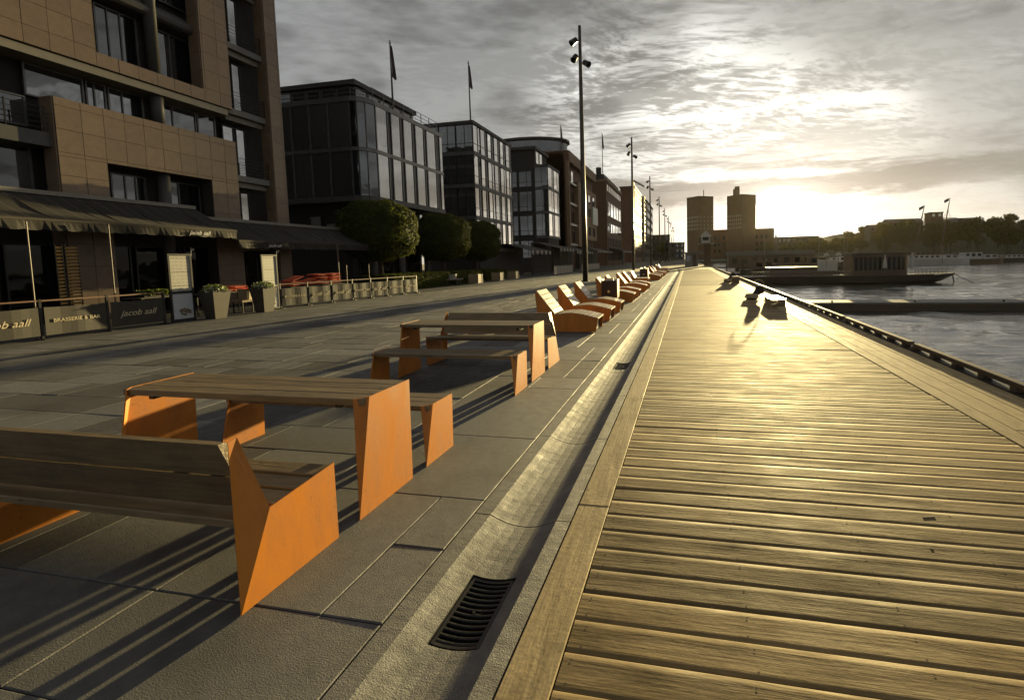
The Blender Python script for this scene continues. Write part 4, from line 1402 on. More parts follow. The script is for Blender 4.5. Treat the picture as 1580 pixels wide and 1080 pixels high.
# outline of the facade with a rounded corner (front plane, then curve, then end plane)
cor = [(-20.45, 26.65), (-20.05, 26.78), (-19.70, 27.15), (-19.5, 27.8)]
outl = [(XL, YF)] + cor + [(FX, YB), (XL, YB)]
def ring(z0, z1, off, name, m_):
    b_ = MB()
    n = len(outl)
    c0 = Vector((-23.5, 31.5))
    pts = []
    for p in outl:
        v = Vector(p) - c0
        pts.append((p[0] + off * (1 if v.x > 0 else -1) * (1 if abs(p[0] - XL) > .01 else 0), p[1] + off * (1 if v.y > 0 else -1)))
    b_.prism([(x, y_, z0) for x, y_ in pts][::-1], (0, 0, z1 - z0))
    return b_.build(name, m_, gb, root)
ring(5.62, 5.95, .06, 'floor_band', 'concrete_dark')
ring(8.72, 8.95, .05, 'floor_band', 'grey_metal')
ring(11.72, 12.02, .06, 'cornice', 'grey_metal')
ring(5.96, 11.71, -.14, 'core', 'plinth_dark')
def facade_pane(p, q_, z0, z1, pm, tilt=.006):
    p = Vector((p[0], p[1], 0)); q_ = Vector((q_[0], q_[1], 0)); d = q_ - p; L = d.length; c = (p + q_) / 2
    o_ = bpy.data.objects.new('pane', unit(pm)); COL.objects.link(o_); o_.parent = gb
    o_.location = Vector((c.x, c.y, (z0 + z1) / 2)) - Vector(root)
    o_.scale = (L - .03, .03, z1 - z0)
    o_.rotation_euler = (random.uniform(-.004, .004), 0, math.atan2(d.y, d.x) + random.uniform(-tilt, tilt))
def mullion(x, y_, z0, z1):
    piece('mullion', x - .035, x + .035, y_ - .035, y_ + .035, z0, z1, 'grey_metal', gb, root)
fy = [27.80, 29.02, 29.42, 30.5, 30.85, 31.98, 32.35, 33.52, 33.86, 35.2, 35.8, 36.25]
lx = [-27.4, -26.05, -24.72, -23.38, -22.02, -20.45]
for z0, z1 in ((5.97, 8.70), (8.97, 11.70)):
    for i, (a, c) in enumerate(zip(fy[:-1], fy[1:])):
        facade_pane((FX, a), (FX, c), z0, z1, 'facade_glass' if i % 2 == 0 else 'dark_glass')
        mullion(FX + .03, a, z0, z1)
    for a, c in zip(lx[:-1], lx[1:]):
        facade_pane((a, YF), (c, YF), z0, z1, 'end_glass')
        mullion(c, YF - .03, z0, z1)
    for p, q_ in zip(cor[:-1], cor[1:]):
        facade_pane(p, q_, z0, z1, 'window_glass')
        mullion(p[0], p[1] - .02, z0, z1)
# set-back attic, roof, railing, stilts
MB().box(-27.4, -21.4, 28.35, 35.2, 12.03, 13.35).build('attic', 'plinth_dark', gb, root)
MB().box(-27.6, -21.1, 28.1, 35.4, 13.36, 13.65).build('roof', 'roof_dark', gb, root)
for k in range(5):
    window(gb, root, 28.32, -27.2 + 1.15 * k, -26.15 + 1.15 * k, 12.1, 13.3, axis='y', fm='grey_metal')
for k in range(5):
    window(gb, root, -21.37, 28.5 + 1.3 * k, 29.7 + 1.3 * k, 12.1, 13.3, fm='grey_metal')
rl = MB()
for a, c in (((-27, 26.9), (-20.5, 26.9)), ((-20.5, 26.9), (-19.75, 28)), ((-19.75, 28), (-19.75, 36))):
    for z in (12.35, 12.62, 12.9):
        rl.beam((*a, z), (*c, z), .03, .03)
for y_ in np.linspace(28, 36, 8):
    rl.box(-19.77, -19.73, y_ - .02, y_ + .02, 12.02, 12.92)
rl.build('railing', 'grey_metal', gb, root)
MB().box(-27.4, -21.6, 27.6, 36, 0, 5.6).build('ground_floor', 'plinth_dark', gb, root)
for y_ in (28.0, 31.2, 34.6):
    MB().tube([(-20.3, y_, 0), (-20.3, y_, 5.6)], .24, 14).build('column', 'concrete', gb, root, smooth=True)
for k, (x, z0, z1, pm) in enumerate(((-24.6, 3.2, 4.9, 'blind_pale'), (-23.4, 3.0, 4.4, 'blind_pale'), (-22.4, 3.0, 4.1, 'blind_pale'))):
    window(gb, root, 27.57, x, x + .9, z0, z1, pm=pm, axis='y', fm='black_metal')
for k in range(4):
    window(gb, root, -21.57, 28.2 + 1.9 * k, 29.9 + 1.9 * k, .3, 3.2, pm='dark_glass', fm='black_metal')

# ---- banded glass blocks --------------------------------------------------------
def banded(name, label, y0, y1, depth, bands, top, bays, lbays, x=FX, blind=.5, base=True, fm='concrete_dark', pm='facade_glass', lpm='end_glass'):
    root = (x - depth / 2, (y0 + y1) / 2, 0)
    t = thing(name, root, label, 'building')
    MB().box(x - depth, x - .25, y0 + .25, y1 - .1, 0, top - .1).build('core', 'plinth_dark', t, root)
    MB().box(x - depth - .1, x + .12, y0 - .12, y1 + .05, top - .3, top).build('roof', 'roof_dark', t, root)
    for z in bands:
        MB().box(x - depth, x + .06, y0 - .06, y1, z - .16, z + .16).build('floor_band', fm, t, root)
    zs = list(bands) + [top - .15]
    bw = (y1 - y0) / bays
    lw = depth / lbays
    for a, c in zip(zs[:-1], zs[1:]):
        z0, z1 = a + .17, c - .17
        for k in range(bays):
            ya = y0 + bw * k + .02
            mid = ya + bw * .62
            window(t, root, x - .02, ya, mid, z0, z1, pm=pm, fm='black_metal', fr=.04, tilt=.035, trans=(z0 + .75,))
            window(t, root, x - .05, mid + .01, ya + bw - .03, z0, z1, pm='dark_glass' if random.random() < .65 else pm, fm='black_metal', fr=.05, tilt=.03, trans=(z0 + .75,))
        for k in range(lbays):
            xa = x - depth + lw * k + .02
            window(t, root, y0 + .02, xa, xa + lw - .04, z0, z1, pm=lpm, fm='black_metal', fr=.05, axis='y', tilt=.01, mull=(xa + lw * .5,), trans=(z0 + .75,))
    return t, root
banded('banded_glass_building', 'dark four storey glass block with floor bands right of the clipped trees', 42.2, 52.0, 5.2, [2.85, 5.8, 8.8, 11.8], 14.75, 6, 3)
t, root = banded('glass_bay_building', 'narrow dark glass building with a bay, left of the tall brick one', 66.6, 72.6, 2.0, [5.0, 8.55, 12.0], 15.35, 2, 1)
b2 = MB().box(-30, FX - 2.01, 66.9, 73, 0, 17.8)
b2.build('rear_block', 'plinth_dark', t, root)
for z0, z1 in ((2.0, 4.6), (5.3, 8.2), (8.8, 11.7), (12.3, 14.6)):
    for k in range(2):
        window(t, root, 66.86, -26.2 + 2.2 * k, -24.2 + 2.2 * k, z0, z1, axis='y', fm='black_metal', fr=.08, mull=(-25.0 + 2.2 * k,), trans=(z0 + .7,))
MB().box(-31, FX - 1.7, 66.5, 73.2, 17.6, 18.0).build('roof', 'roof_dark', t, root)
for k in range(2):
    window(t, root, FX - 1.97, 67.3 + 1.7 * k, 68.8 + 1.7 * k, 15.7, 17.5, pm='facade_glass', fm='black_metal')
# ---- round roof-top pavilion behind
root = (-32, 95, 0)
t = thing('round_pavilion', root, 'round glazed rooftop storey with thin curved roof behind the brick building', 'building')
ring_ = [(-32 + 8.4 * math.cos(a), 95 + 5 * math.sin(a)) for a in np.linspace(0, 2 * math.pi, 25)[:-1]]
MB().prism([(x, y_, 0) for x, y_ in ring_][::-1], (0, 0, 22.8)).build('drum', 'plinth_dark', t, root)
for (x, y_), (x2, y2) in zip(ring_, ring_[1:] + ring_[:1]):
    if y_ < 99:
        MB().add([(x, y_, 22.8), (x2, y2, 22.8), (x2, y2, 25), (x, y_, 25)], [(0, 1, 2, 3)]).build('pane', 'window_glass', t, root)
MB().prism([(-32 + (x + 32) * 1.06, 95 + (y_ - 95) * 1.1, 25.05) for x, y_ in ring_][::-1], (0, 0, .45)).build('roof', 'roof_dark', t, root)

# ---- brick buildings ---------------------------------------------------------------
root = (-22, 91, 0)
t = thing('framed_brick_building', root, 'tall brown brick building with pale concrete frame and hanging sign', 'building')
MB().box(-29, FX - .8, 79.1, 103.6, 0, 19.6).build('wall', 'brick_brown', t, root)
MB().box(-24.7, FX - .01, 79.1, 79.9, 0, 20.0).build('end_wall', 'brick_brown', t, root)
MB().box(FX - .8, FX + .02, 79.91, 103.6, 18.3, 20.1).build('top_beam', 'brick_light', t, root)
MB().box(FX - .5, FX + .04, 79.05, 79.6, 0, 18.29).build('corner_strip', 'brick_light', t, root)
for y0, y1, z0, z1 in ((86, 88.6, 4.0, 15.8), (93.0, 103.5, 5.6, 15.6)):
    MB().box(FX - .79, FX, y0, y1, z0, z1).build('stone_field', 'brick_light', t, root)
for z in (4.6, 8.1, 11.7, 15.3):
    window(t, root, FX - .76, 80.6, 82.6, z, z + 2.2, pm='facade_glass', fm='black_metal', fr=.1)
    window(t, root, FX - .74, 83.6, 85.4, z, z + 2.2, pm='facade_glass', fm='black_metal', fr=.1)
    MB().box(FX - .79, FX - .2, 80.2, 85.8, z - .45, z - .15).build('balcony_slab', 'grey_metal', t, root)
for z in (6.3, 10.0, 12.6):
    for y_ in (94.5, 99.0):
        window(t, root, FX + .05, y_, y_ + 2.2, z, z + 2.0, pm='window_glass', fm='black_metal', fr=.1)
sg = MB().box(FX + .05, FX + .35, 98.2, 103.4, 8.9, 12.5)
sg.build('sign_board', 'sign_paint', t, root)
root = (-22, 130, 0)
t = thing('brick_building', root, 'brown brick building with attic windows and flagpole, before the crane tower', 'building')
MB().box(-29, FX, 117.3, 143.5, 0, 20.6).build('wall', 'brick_brown', t, root)
MB().box(-29, FX + .3, 117, 143.8, 20.61, 21.2).build('cornice', 'brick_light', t, root)
MB().box(-28, FX - .6, 118, 143, 21.21, 22.6).build('roof', 'roof_dark', t, root)
MB().tube([(-21.5, 118.5, 22.6), (-21.5, 118.5, 24.3)], .7, 10).build('vent', 'roof_dark', t, root)
for k in range(9):
    window(t, root, FX + .03, 118.2 + 2.8 * k, 120.2 + 2.8 * k, 18.4, 20.2, pm='window_glass', fm='brick_light', fr=.15)
for k in range(5):
    window(t, root, FX + .03, 118.6 + 5 * k, 122.2 + 5 * k, 12.4, 16.0, pm='facade_glass' if k < 1 else 'window_glass', fm='grey_metal', fr=.15, mull=(119.8 + 5 * k, 121.0 + 5 * k))
for k in range(9):
    for z in (1.0, 4.6, 8.2):
        window(t, root, FX + .03, 118.2 + 2.8 * k, 119.6 + 2.8 * k, z, z + 2.6, pm='window_glass', fm='black_metal', fr=.15)
def plain_block(name, label, x0, x1, y0, y1, top, m_, rows, cols, roof='roof_dark', lcols=0, pitch_roof=0):
    root = ((x0 + x1) / 2, (y0 + y1) / 2, 0)
    t = thing(name, root, label, 'building')
    MB().box(x0, x1, y0, y1, 0, top).build('wall', m_, t, root)
    if pitch_roof:
        xm = (x0 + x1) / 2
        MB().prism([(x0 - .3, y0 - .3, top), (x1 + .3, y0 - .3, top), (xm, y0 - .3, top + pitch_roof)][::-1], (0, y1 - y0 + .6, 0)).build('roof', roof, t, root)
    else:
        MB().box(x0 - .3, x1 + .3, y0 - .3, y1 + .3, top + .01, top + .5).build('roof', roof, t, root)
    fh = (top - 1) / max(rows, 1)
    for r_ in range(rows):
        for c in range(cols):
            w_ = (y1 - y0) / cols
            window(t, root, x1 + .03, y0 + w_ * (c + .25), y0 + w_ * (c + .75), 1 + fh * (r_ + .2), 1 + fh * (r_ + .8), pm='dark_glass', fm='black_metal', fr=.12)
        for c in range(lcols):
            w_ = (x1 - x0) / lcols
            window(t, root, y0 - .03, x0 + w_ * (c + .25), x0 + w_ * (c + .75), 1 + fh * (r_ + .2), 1 + fh * (r_ + .8), axis='y', fm='black_metal', fr=.12)
    return t, root
t, root = plain_block('crane_tower_building', 'tall dark brick block with rooftop crane arm beside the second lamp mast', -24.9, FX, 182, 209, 28.4, 'brick_brown', 6, 6)
MB().beam((-20.5, 188, 28.9), (-20.5, 188, 32), .6, .6).beam((-20.5, 187, 31.8), (-17.2, 196, 30.6), .5, .5).build('crane_arm', 'black_metal', t, root)
t, root = plain_block('pale_slab_building', 'narrow pale grey slab building far along the promenade', -26, FX, 222, 278, 29.4, 'far_dark', 7, 8)
plain_block('low_far_building', 'low dark building behind the far lamp masts', -21.8, -10.2, 281, 288, 14.5, 'far_dark', 4, 2, lcols=3)
plain_block('far_end_building', 'dark building at the far end of the promenade left of the towers', -14, -2, 318, 329, 11.0, 'far_dark', 3, 2, lcols=4)

# ---- flagpoles on roofs -------------------------------------------------------------
def flagpole(x, y_, z0, z1, label, fl):
    root = (x, y_, z0)
    t = thing('flagpole', root, label, 'flagpole', 'flagpoles on the roofs')
    r_ = .05 + (z1 - z0) * .006
    MB().tube([(x, y_, z0), (x, y_, z1)], [r_, r_ * .5], 8).build('pole', 'pole_metal', t, root)
    MB().tube([(x, y_, z1), (x, y_, z1 + r_ * 3)], [r_ * 1.2, r_ * .4], 8).build('finial', 'steel_bright', t, root)
    b_ = MB()
    n, m_ = 8, 6
    for i in range(n + 1):
        u_ = i / n
        z = z1 - .1 - u_ * fl
        wd = fl * .20 * (.35 + u_ * .9) * (1 if u_ < .9 else .55)
        for k in range(m_ + 1):
            c = k / m_
            b_.v.append((x + .04 + c * wd * .55 , y_ + .10 * wd * math.sin(c * 9 + u_ * 2) + c * wd * .4, z - c * wd * .9))
    for i in range(n):
        for k in range(m_):
            b_.f.append((i * (m_ + 1) + k, i * (m_ + 1) + k + 1, (i + 1) * (m_ + 1) + k + 1, (i + 1) * (m_ + 1) + k)); b_.mi.append(0); b_.tone.append(1)
    b_.build('flag', 'flag_cloth', t, root, smooth=True)
flagpole(-19.75, 30.2, 12.03, 16.6, 'flagpole with limp flag on the raised glass building', 2.1)
flagpole(-19.8, 42.5, 14.76, 20.0, 'flagpole with limp flag on the banded glass block', 2.0)
flagpole(-21.0, 80.2, 20.0, 24.4, 'flagpole with limp flag on the framed brick building', 2.6)
flagpole(-20.5, 118.5, 22.62, 32.5, 'flagpole with limp flag on the brick building with attic windows', 3.2)

# ---- pavilion awnings at the foot of the buildings -------------------------------------
def pavilion(y0, y1, x, z, label, scallop=True, roofm='pale_panel'):
    root = (x, (y0 + y1) / 2, 0)
    t = thing('terrace_pavilion', root, label, 'awning', 'far terrace awnings')
    MB().add([(x - 3.5, y0, z + .9), (x - 3.5, y1, z + .9), (x, y1, z), (x, y0, z), (x - 3.5, y0, z + .86), (x - 3.5, y1, z + .86), (x, y1, z - .04), (x, y0, z - .04)],
             [(0, 3, 2, 1), (4, 5, 6, 7), (0, 4, 7, 3), (1, 2, 6, 5), (3, 7, 6, 2), (0, 1, 5, 4)]).build('canopy', 'awning_cloth', t, root)
    n = max(4, int((y1 - y0) / .8))
    for i in range(n):
        a = y0 + (y1 - y0) * i / n; c = y0 + (y1 - y0) * (i + 1) / n
        MB().add([(x + .01, a, z + .02), (x + .01, c, z + .02), (x + .01, c - .05, z - .32), ((x + .01), (a + c) / 2, z - (.5 if scallop else .34)), (x + .01, a + .05, z - .32)], [(0, 4, 3, 2, 1)]).build('valance_flap', roofm if i % 2 == 0 else 'awning_cloth', t, root)
    for y_ in (y0 + .1, (y0 + y1) / 2, y1 - .1):
        piece('post', x - .1, x - .02, y_ - .04, y_ + .04, 0, z - .04, 'black_metal', t, root)
    MB().box(x - 3.9, x - 3.6, y0, y1, 0, z + .8).build('back_screen', 'plinth_dark', t, root)
pavilion(49.0, 56.5, -16.4, 2.75, 'scalloped awning nearest of the far terrace awnings')
pavilion(58.0, 66.0, -15.6, 3.1, 'flat edged awning second of the far terrace awnings', False)
pavilion(68.0, 80.0, -15.8, 2.9, 'scalloped awning third of the far terrace awnings, left of the near lamp mast')
pavilion(86.0, 104.0, -16.0, 3.2, 'long awning fourth of the far terrace awnings', False)
pavilion(120.0, 150.0, -16.0, 3.6, 'farthest of the terrace awnings', False)
def low_fence(y0, y1, x, label, n):
    root = (x, (y0 + y1) / 2, 0)
    t = thing('low_screen', root, label, 'fence', 'low pale terrace screens')
    for i in range(n):
        a = y0 + (y1 - y0) * i / n; c = y0 + (y1 - y0) * (i + 1) / n
        piece('panel', x - .02, x + .02, a + .06, c - .06, .12, .92, 'pale_panel', t, root)
        piece('post', x - .03, x + .03, a - .03, a + .03, 0, 1.0, 'black_metal', t, root)
    piece('rail', x - .03, x + .03, y0, y1, .95, 1.0, 'grey_metal', t, root)
low_fence(49.5, 58.0, -14.1, 'low pale panelled screen left of the near lamp mast', 6)
low_fence(62.5, 76.0, -14.0, 'low pale panelled screen right of the near lamp mast', 7)

# ---- clipped trees, hedges, planter boxes, round bench -----------------------------------
def topiary(x, y_, rx, rz, zc, label, n=15000):
    root = (x, y_, 0)
    t = thing('clipped_tree', root, label, 'tree', 'ball shaped clipped trees')
    MB().tube([(x, y_, 0), (x + .03, y_, .9), (x - .02, y_, zc - rz * .4), (x, y_, zc + .2)], [.16, .13, .12, .08], 9).tube([(x, y_, zc - rz * .6), (x + rx * .5, y_ - .3, zc)], [.07, .04], 6).tube([(x, y_, zc - rz * .6), (x - rx * .5, y_ + .3, zc)], [.07, .04], 6).build('trunk', 'bark', t, root, smooth=True)
    u_ = rng.normal(0, 1, (n, 3)); u_ /= np.linalg.norm(u_, axis=1, keepdims=True)
    e = .82
    s_ = np.sign(u_) * np.abs(u_) ** e
    lump = 1 + .035 * np.sin(u_[:, 0] * 9 + 1) * np.sin(u_[:, 1] * 8) + .03 * np.sin(u_[:, 2] * 11 + u_[:, 0] * 5)
    rr = np.where(rng.random(n) < .8, rng.normal(1.0, .025, n), rng.uniform(.6, .97, n))
    P = np.array((x, y_, zc)) + s_ * np.array((rx, rx, rz)) * (lump * rr)[:, None]
    leaves('crown', P, u_, .075, 'topiary_leaf', t, root, spread=.55)
    c = MB()
    seg = 14
    vs_ = []
    for i in range(seg + 1):
        th = math.pi * i / seg
        for k in range(seg * 2):
            ph = math.pi * k / seg
            d = np.array((math.sin(th) * math.cos(ph), math.sin(th) * math.sin(ph), math.cos(th)))
            d = np.sign(d) * np.abs(d) ** e * np.array((rx, rx, rz)) * .93
            vs_.append((x + d[0], y_ + d[1], zc + d[2]))
    c.add(vs_, [(i * seg * 2 + k, (i + 1) * seg * 2 + k, (i + 1) * seg * 2 + (k + 1) % (seg * 2), i * seg * 2 + (k + 1) % (seg * 2)) for i in range(seg) for k in range(seg * 2)])
    c.build('inner_crown', 'topiary_leaf', t, root)
topiary(-18.0, 25.45, 2.08, 1.75, 3.62, 'largest ball shaped clipped tree, nearest, above the awning end')
topiary(-18.0, 33.0, 1.95, 1.72, 3.55, 'middle ball shaped clipped tree before the glass building')
topiary(-18.0, 39.2, 1.85, 1.7, 3.5, 'farthest ball shaped clipped tree, left of the banded glass block')
def hedge(x0, x1, y0, y1, h_, label, n=6000):
    root = ((x0 + x1) / 2, (y0 + y1) / 2, 0)
    t = thing('hedge', root, label, 'hedge', 'low clipped hedges under the trees')
    MB().box(x0 + .07, x1 - .07, y0 + .07, y1 - .07, 0, h_ - .07).build('inner_mass', 'hedge_leaf', t, root)
    A = [(x1 - x0) * (y1 - y0), (y1 - y0) * h_, (y1 - y0) * h_, (x1 - x0) * h_, (x1 - x0) * h_]
    A = np.array(A) / sum(A)
    fsel = rng.choice(5, n, p=A)
    a = rng.random((n, 3)); P = np.empty((n, 3)); Nn = np.zeros((n, 3))
    P[:, 0] = x0 + a[:, 0] * (x1 - x0); P[:, 1] = y0 + a[:, 1] * (y1 - y0); P[:, 2] = a[:, 2] * h_
    P[fsel == 0, 2] = h_; Nn[fsel == 0, 2] = 1
    P[fsel == 1, 0] = x1; Nn[fsel == 1, 0] = 1
    P[fsel == 2, 0] = x0; Nn[fsel == 2, 0] = -1
    P[fsel == 3, 1] = y0; Nn[fsel == 3, 1] = -1
    P[fsel == 4, 1] = y1; Nn[fsel == 4, 1] = 1
    P += rng.normal(0, .035, P.shape)
    leaves('foliage', P, Nn, .06, 'hedge_leaf', t, root)
hedge(-19.0, -16.6, 24.6, 31.2, .95, 'long low hedge in front of the nearest clipped tree', 9000)
hedge(-19.0, -16.7, 32.4, 37.0, .9, 'low hedge under the middle clipped tree')
hedge(-19.0, -16.8, 38.0, 42.5, .9, 'low hedge under the farthest clipped tree')
def boxp(x, y_, label):
    root = (x, y_, 0)
    t = thing('square_planter', root, label, 'planter', 'square timber planters before the hedge')
    s_ = .36
    for k in range(4):
        piece('corner_post', x + s_ * (1 if k % 2 else -1) - .035, x + s_ * (1 if k % 2 else -1) + .035, y_ + s_ * (1 if k > 1 else -1) - .035, y_ + s_ * (1 if k > 1 else -1) + .035, 0, .74, 'box_wood', t, root)
    for k in range(4):
        z0 = .05 + .165 * k
        for sg in (-1, 1):
            piece('side_board', x + sg * s_ - .015, x + sg * s_ + .015, y_ - s_ + .036, y_ + s_ - .036, z0, z0 + .15, 'box_wood', t, root)
            piece('end_board', x - s_ + .036, x + s_ - .036, y_ + sg * s_ - .015, y_ + sg * s_ + .015, z0, z0 + .15, 'box_wood', t, root)
    n = 260
    P = np.stack([rng.uniform(x - .3, x + .3, n), rng.uniform(y_ - .3, y_ + .3, n), rng.uniform(.6, .86, n)], 1)
    leaves('foliage', P, np.tile((0, 0, 1.), (n, 1)), .05, 'hedge_leaf', t, root)
boxp(-15.75, 33.6, 'nearest of three square timber planters before the hedge')
boxp(-15.75, 37.9, 'middle of three square timber planters before the hedge')
boxp(-15.6, 41.2, 'farthest of three square timber planters, before the banded glass block')
root = (-16.9, 31.6, 0)
t = thing('curved_bench', root, 'pale curved bench with rounded back beside the long hedge', 'bench')
for nm, r0_, r1, z0, z1, a0, a1 in (('seat', .55, 1.05, .40, .46, -2.4, .9), ('backrest', .50, .56, .46, .80, -2.0, .6)):
    b_ = MB()
    for k in range(12):
        A0 = a0 + (a1 - a0) * k / 12; A1 = a0 + (a1 - a0) * (k + 1) / 12
        pt = lambda r_, a, z: (-16.9 + r_ * math.cos(a), 31.6 + r_ * math.sin(a), z)
        b_.add([pt(r0_, A0, z0), pt(r1, A0, z0), pt(r1, A1, z0), pt(r0_, A1, z0), pt(r0_, A0, z1), pt(r1, A0, z1), pt(r1, A1, z1), pt(r0_, A1, z1)],
               [(0, 3, 2, 1), (4, 5, 6, 7), (0, 1, 5, 4), (2, 3, 7, 6), (1, 2, 6, 5), (0, 4, 7, 3)])
    b_.build(nm, 'pale_panel', t, root)
for a in (-2.1, -1.2, -.3, .6):
    MB().tube([(-16.9 + .8 * math.cos(a), 31.6 + .8 * math.sin(a), 0), (-16.9 + .8 * math.cos(a), 31.6 + .8 * math.sin(a), .4)], .03, 6).build('leg', 'grey_metal', t, root)

# ================================================================== HARBOUR AND FAR SHORE
land = MB()
shore = [(-600, 286), (30, 286), (58, 262), (72, 205), (90, 192), (330, 176), (900, 400), (900, 1200), (-600, 1200)]
land.prism([(x, y_, -4) for x, y_ in shore][::-1], (0, 0, 3.1))
tag(land.build('far_shore', 'far_ground'), kind='structure')
hm = MB()
nx, ny = 40, 22
def hz(x, y_):
    e = lambda a, c, v: max(0, min(1, (v - a) / (c - a)))
    s_ = lambda t_: t_ * t_ * (3 - 2 * t_)
    h_ = s_(e(205, 262, y_)) * s_(e(64, 105, x)) * 8.5 + s_(e(290, 400, y_)) * s_(e(70, 130, x)) * 9
    return -1.2 + h_ * (1 + .12 * math.sin(x * .09) * math.cos(y_ * .05))
for i in range(nx + 1):
    for k in range(ny + 1):
        x = 40 + 260 * i / nx; y_ = 197 + 400 * (k / ny) ** 1.4
        hm.v.append((x, y_, hz(x, y_)))
for i in range(nx):
    for k in range(ny):
        hm.f.append((i * (ny + 1) + k, (i + 1) * (ny + 1) + k, (i + 1) * (ny + 1) + k + 1, i * (ny + 1) + k + 1)); hm.mi.append(0); hm.tone.append(1)
tag(hm.build('hill', 'hill_green', smooth=True), kind='structure')

# ---- town hall: two brick towers on a lower block ---------------------------------------
K = 462 / 330
root = (22 * K, 340 * K, 0)
th = thing('town_hall', root, 'brown brick town hall with two square towers left of the sun', 'building')
def tower(P, top, name):
    MB().prism([(x, y_, -.8) for x, y_ in P][::-1], (0, 0, top + .8)).build(name, 'far_brick', th, root)
    MB().prism([(x, y_, top) for x, y_ in P][::-1], (0, 0, .6)).build('coping', 'far_dark', th, root)
T1 = [(x * K, y_ * K) for x, y_ in ((-.3, 338), (7.4, 330), (17.4, 336.5), (9.8, 345))]
T2 = [(x * K, y_ * K) for x, y_ in ((26.3, 338), (35.2, 330), (44.8, 337), (36, 345))]
ZT = lambda z: 1.62 + (z - 1.62) * K
tower(T1, ZT(41.8), 'tower'); tower(T2, ZT(41.6), 'tower')
def face_windows(p, q_, rows, cols, z0, dz, w_, h_, m_):
    p = Vector((*p, 0)); q_ = Vector((*q_, 0)); d = q_ - p; L = d.length; d.normalize(); n_ = Vector((d.y, -d.x, 0))
    for r_ in range(rows):
        for c in range(cols):
            a = p + d * (L * (c + .5) / cols) + n_ * .12
            b_ = MB().obox((a.x, a.y, z0 + dz * r_), d * w_ / 2, n_ * .1, Vector((0, 0, h_ / 2)))
            b_.build('window', m_, th, root)
face_windows(T1[0], T1[1], 4, 7, ZT(20.5), 2.6 * K, 1.0, 2.1, 'pale_panel')
face_windows(T1[1], T1[2], 4, 4, ZT(20.5), 2.6 * K, 1.0, 1.7, 'pale_panel')
face_windows(T2[0], T2[1], 4, 7, ZT(20.5), 2.6 * K, 1.0, 2.1, 'pale_panel')
MB().box(30.5 * K, 34.5 * K, 337 * K, 341 * K, ZT(42.2), ZT(46.5)).box(31.5 * K, 34.4 * K, 337.5 * K, 340.5 * K, ZT(46.51), ZT(48.2)).build('penthouse', 'far_brick', th, root)
MB().tube([(11 * K, 338 * K, ZT(42)), (11 * K, 338 * K, ZT(47))], .45, 6).build('finial', 'far_dark', th, root)
MB().box(4 * K, 58 * K, 345.3 * K, 362 * K, -.8, ZT(20.2)).build('main_block', 'far_brick', th, root)
for k in range(14):
    for r_ in range(3):
        piece('window', (18 + 3.1 * k) * K, (19.3 + 3.1 * k) * K, 345.3 * K - .25, 345.3 * K - .02, ZT(4 + 4.6 * r_), ZT(6.6 + 4.6 * r_), 'dark_glass', th, root)
plain_block('quayside_block', 'long low brown block right of the town hall towers, under the sun', 60, 86, 345, 360, 13.5, 'far_dark', 3, 2, lcols=9)

# ---- kiosk and signal tower at the end of the boardwalk --------------------------------------
root = (.8, 86, 0)
t = thing('quay_kiosk', root, 'small pale kiosk with flat overhanging roof at the end of the boardwalk', 'kiosk')
MB().box(-.45, 1.75, 85, 87.5, 0, 2.25).build('wall', 'pale_panel', t, root)
MB().box(-1.25, 2.8, 84.3, 88.3, 2.26, 2.5).build('roof', 'grey_metal', t, root)
piece('window', -.2, .5, 84.97, 84.995, .8, 1.9, 'window_glass', t, root)
piece('door', .9, 1.5, 84.97, 84.995, .02, 2.05, 'ship_brown', t, root)
root = (3.2, 86.5, 0)
t = thing('signal_tower', root, 'white signal hut on a post with railed platform above the kiosk', 'tower')
MB().box(2.85, 3.95, 86, 87, 0, 3.85).build('shaft', 'far_brick', t, root)
MB().box(1.9, 4.7, 85.2, 87.8, 3.86, 4.02).build('platform', 'grey_metal', t, root)
MB().box(2.35, 3.85, 85.7, 87.3, 4.03, 5.2).build('cabin', 'white_metal', t, root)
MB().prism([(2.1, 85.5, 5.21), (4.1, 85.5, 5.21), (3.1, 85.5, 6.2)][::-1], (0, 2.0, 0)).build('roof', 'white_metal', t, root)
rl = MB()
for z in (4.4, 4.75, 5.0):
    rl.beam((1.9, 85.2, z), (4.7, 85.2, z), .04, .04)
for x in np.linspace(1.92, 4.68, 7):
    rl.box(x - .02, x + .02, 85.18, 85.22, 4.02, 5.0)
rl.build('railing', 'grey_metal', t, root)
piece('window', 2.6, 3.6, 85.67, 85.695, 4.5, 5.05, 'dark_glass', t, root)

# ---- floating pontoon ---------------------------------------------------------------------
root = (17, 35.3, -2.2)
t = thing('pontoon', root, 'long flat floating pontoon lying across the near water', 'pontoon')
MB().slab(7.4, 29.5, 34.35, 36.35, -1.78, -1.62, .03).build('deck', 'concrete', t, root)
MB().box(7.5, 29.4, 34.42, 36.28, -2.6, -1.785).build('float', 'dark_timber', t, root)
MB().box(7.38, 29.52, 34.27, 34.35, -1.85, -1.70).build('fender', 'dark_timber', t, root)
for x in (9.5, 14.5, 19.5, 24.5):
    MB().tube([(x, 34.6, -1.62), (x, 34.6, -1.5)], .06, 8).build('cleat', 'iron', t, root)

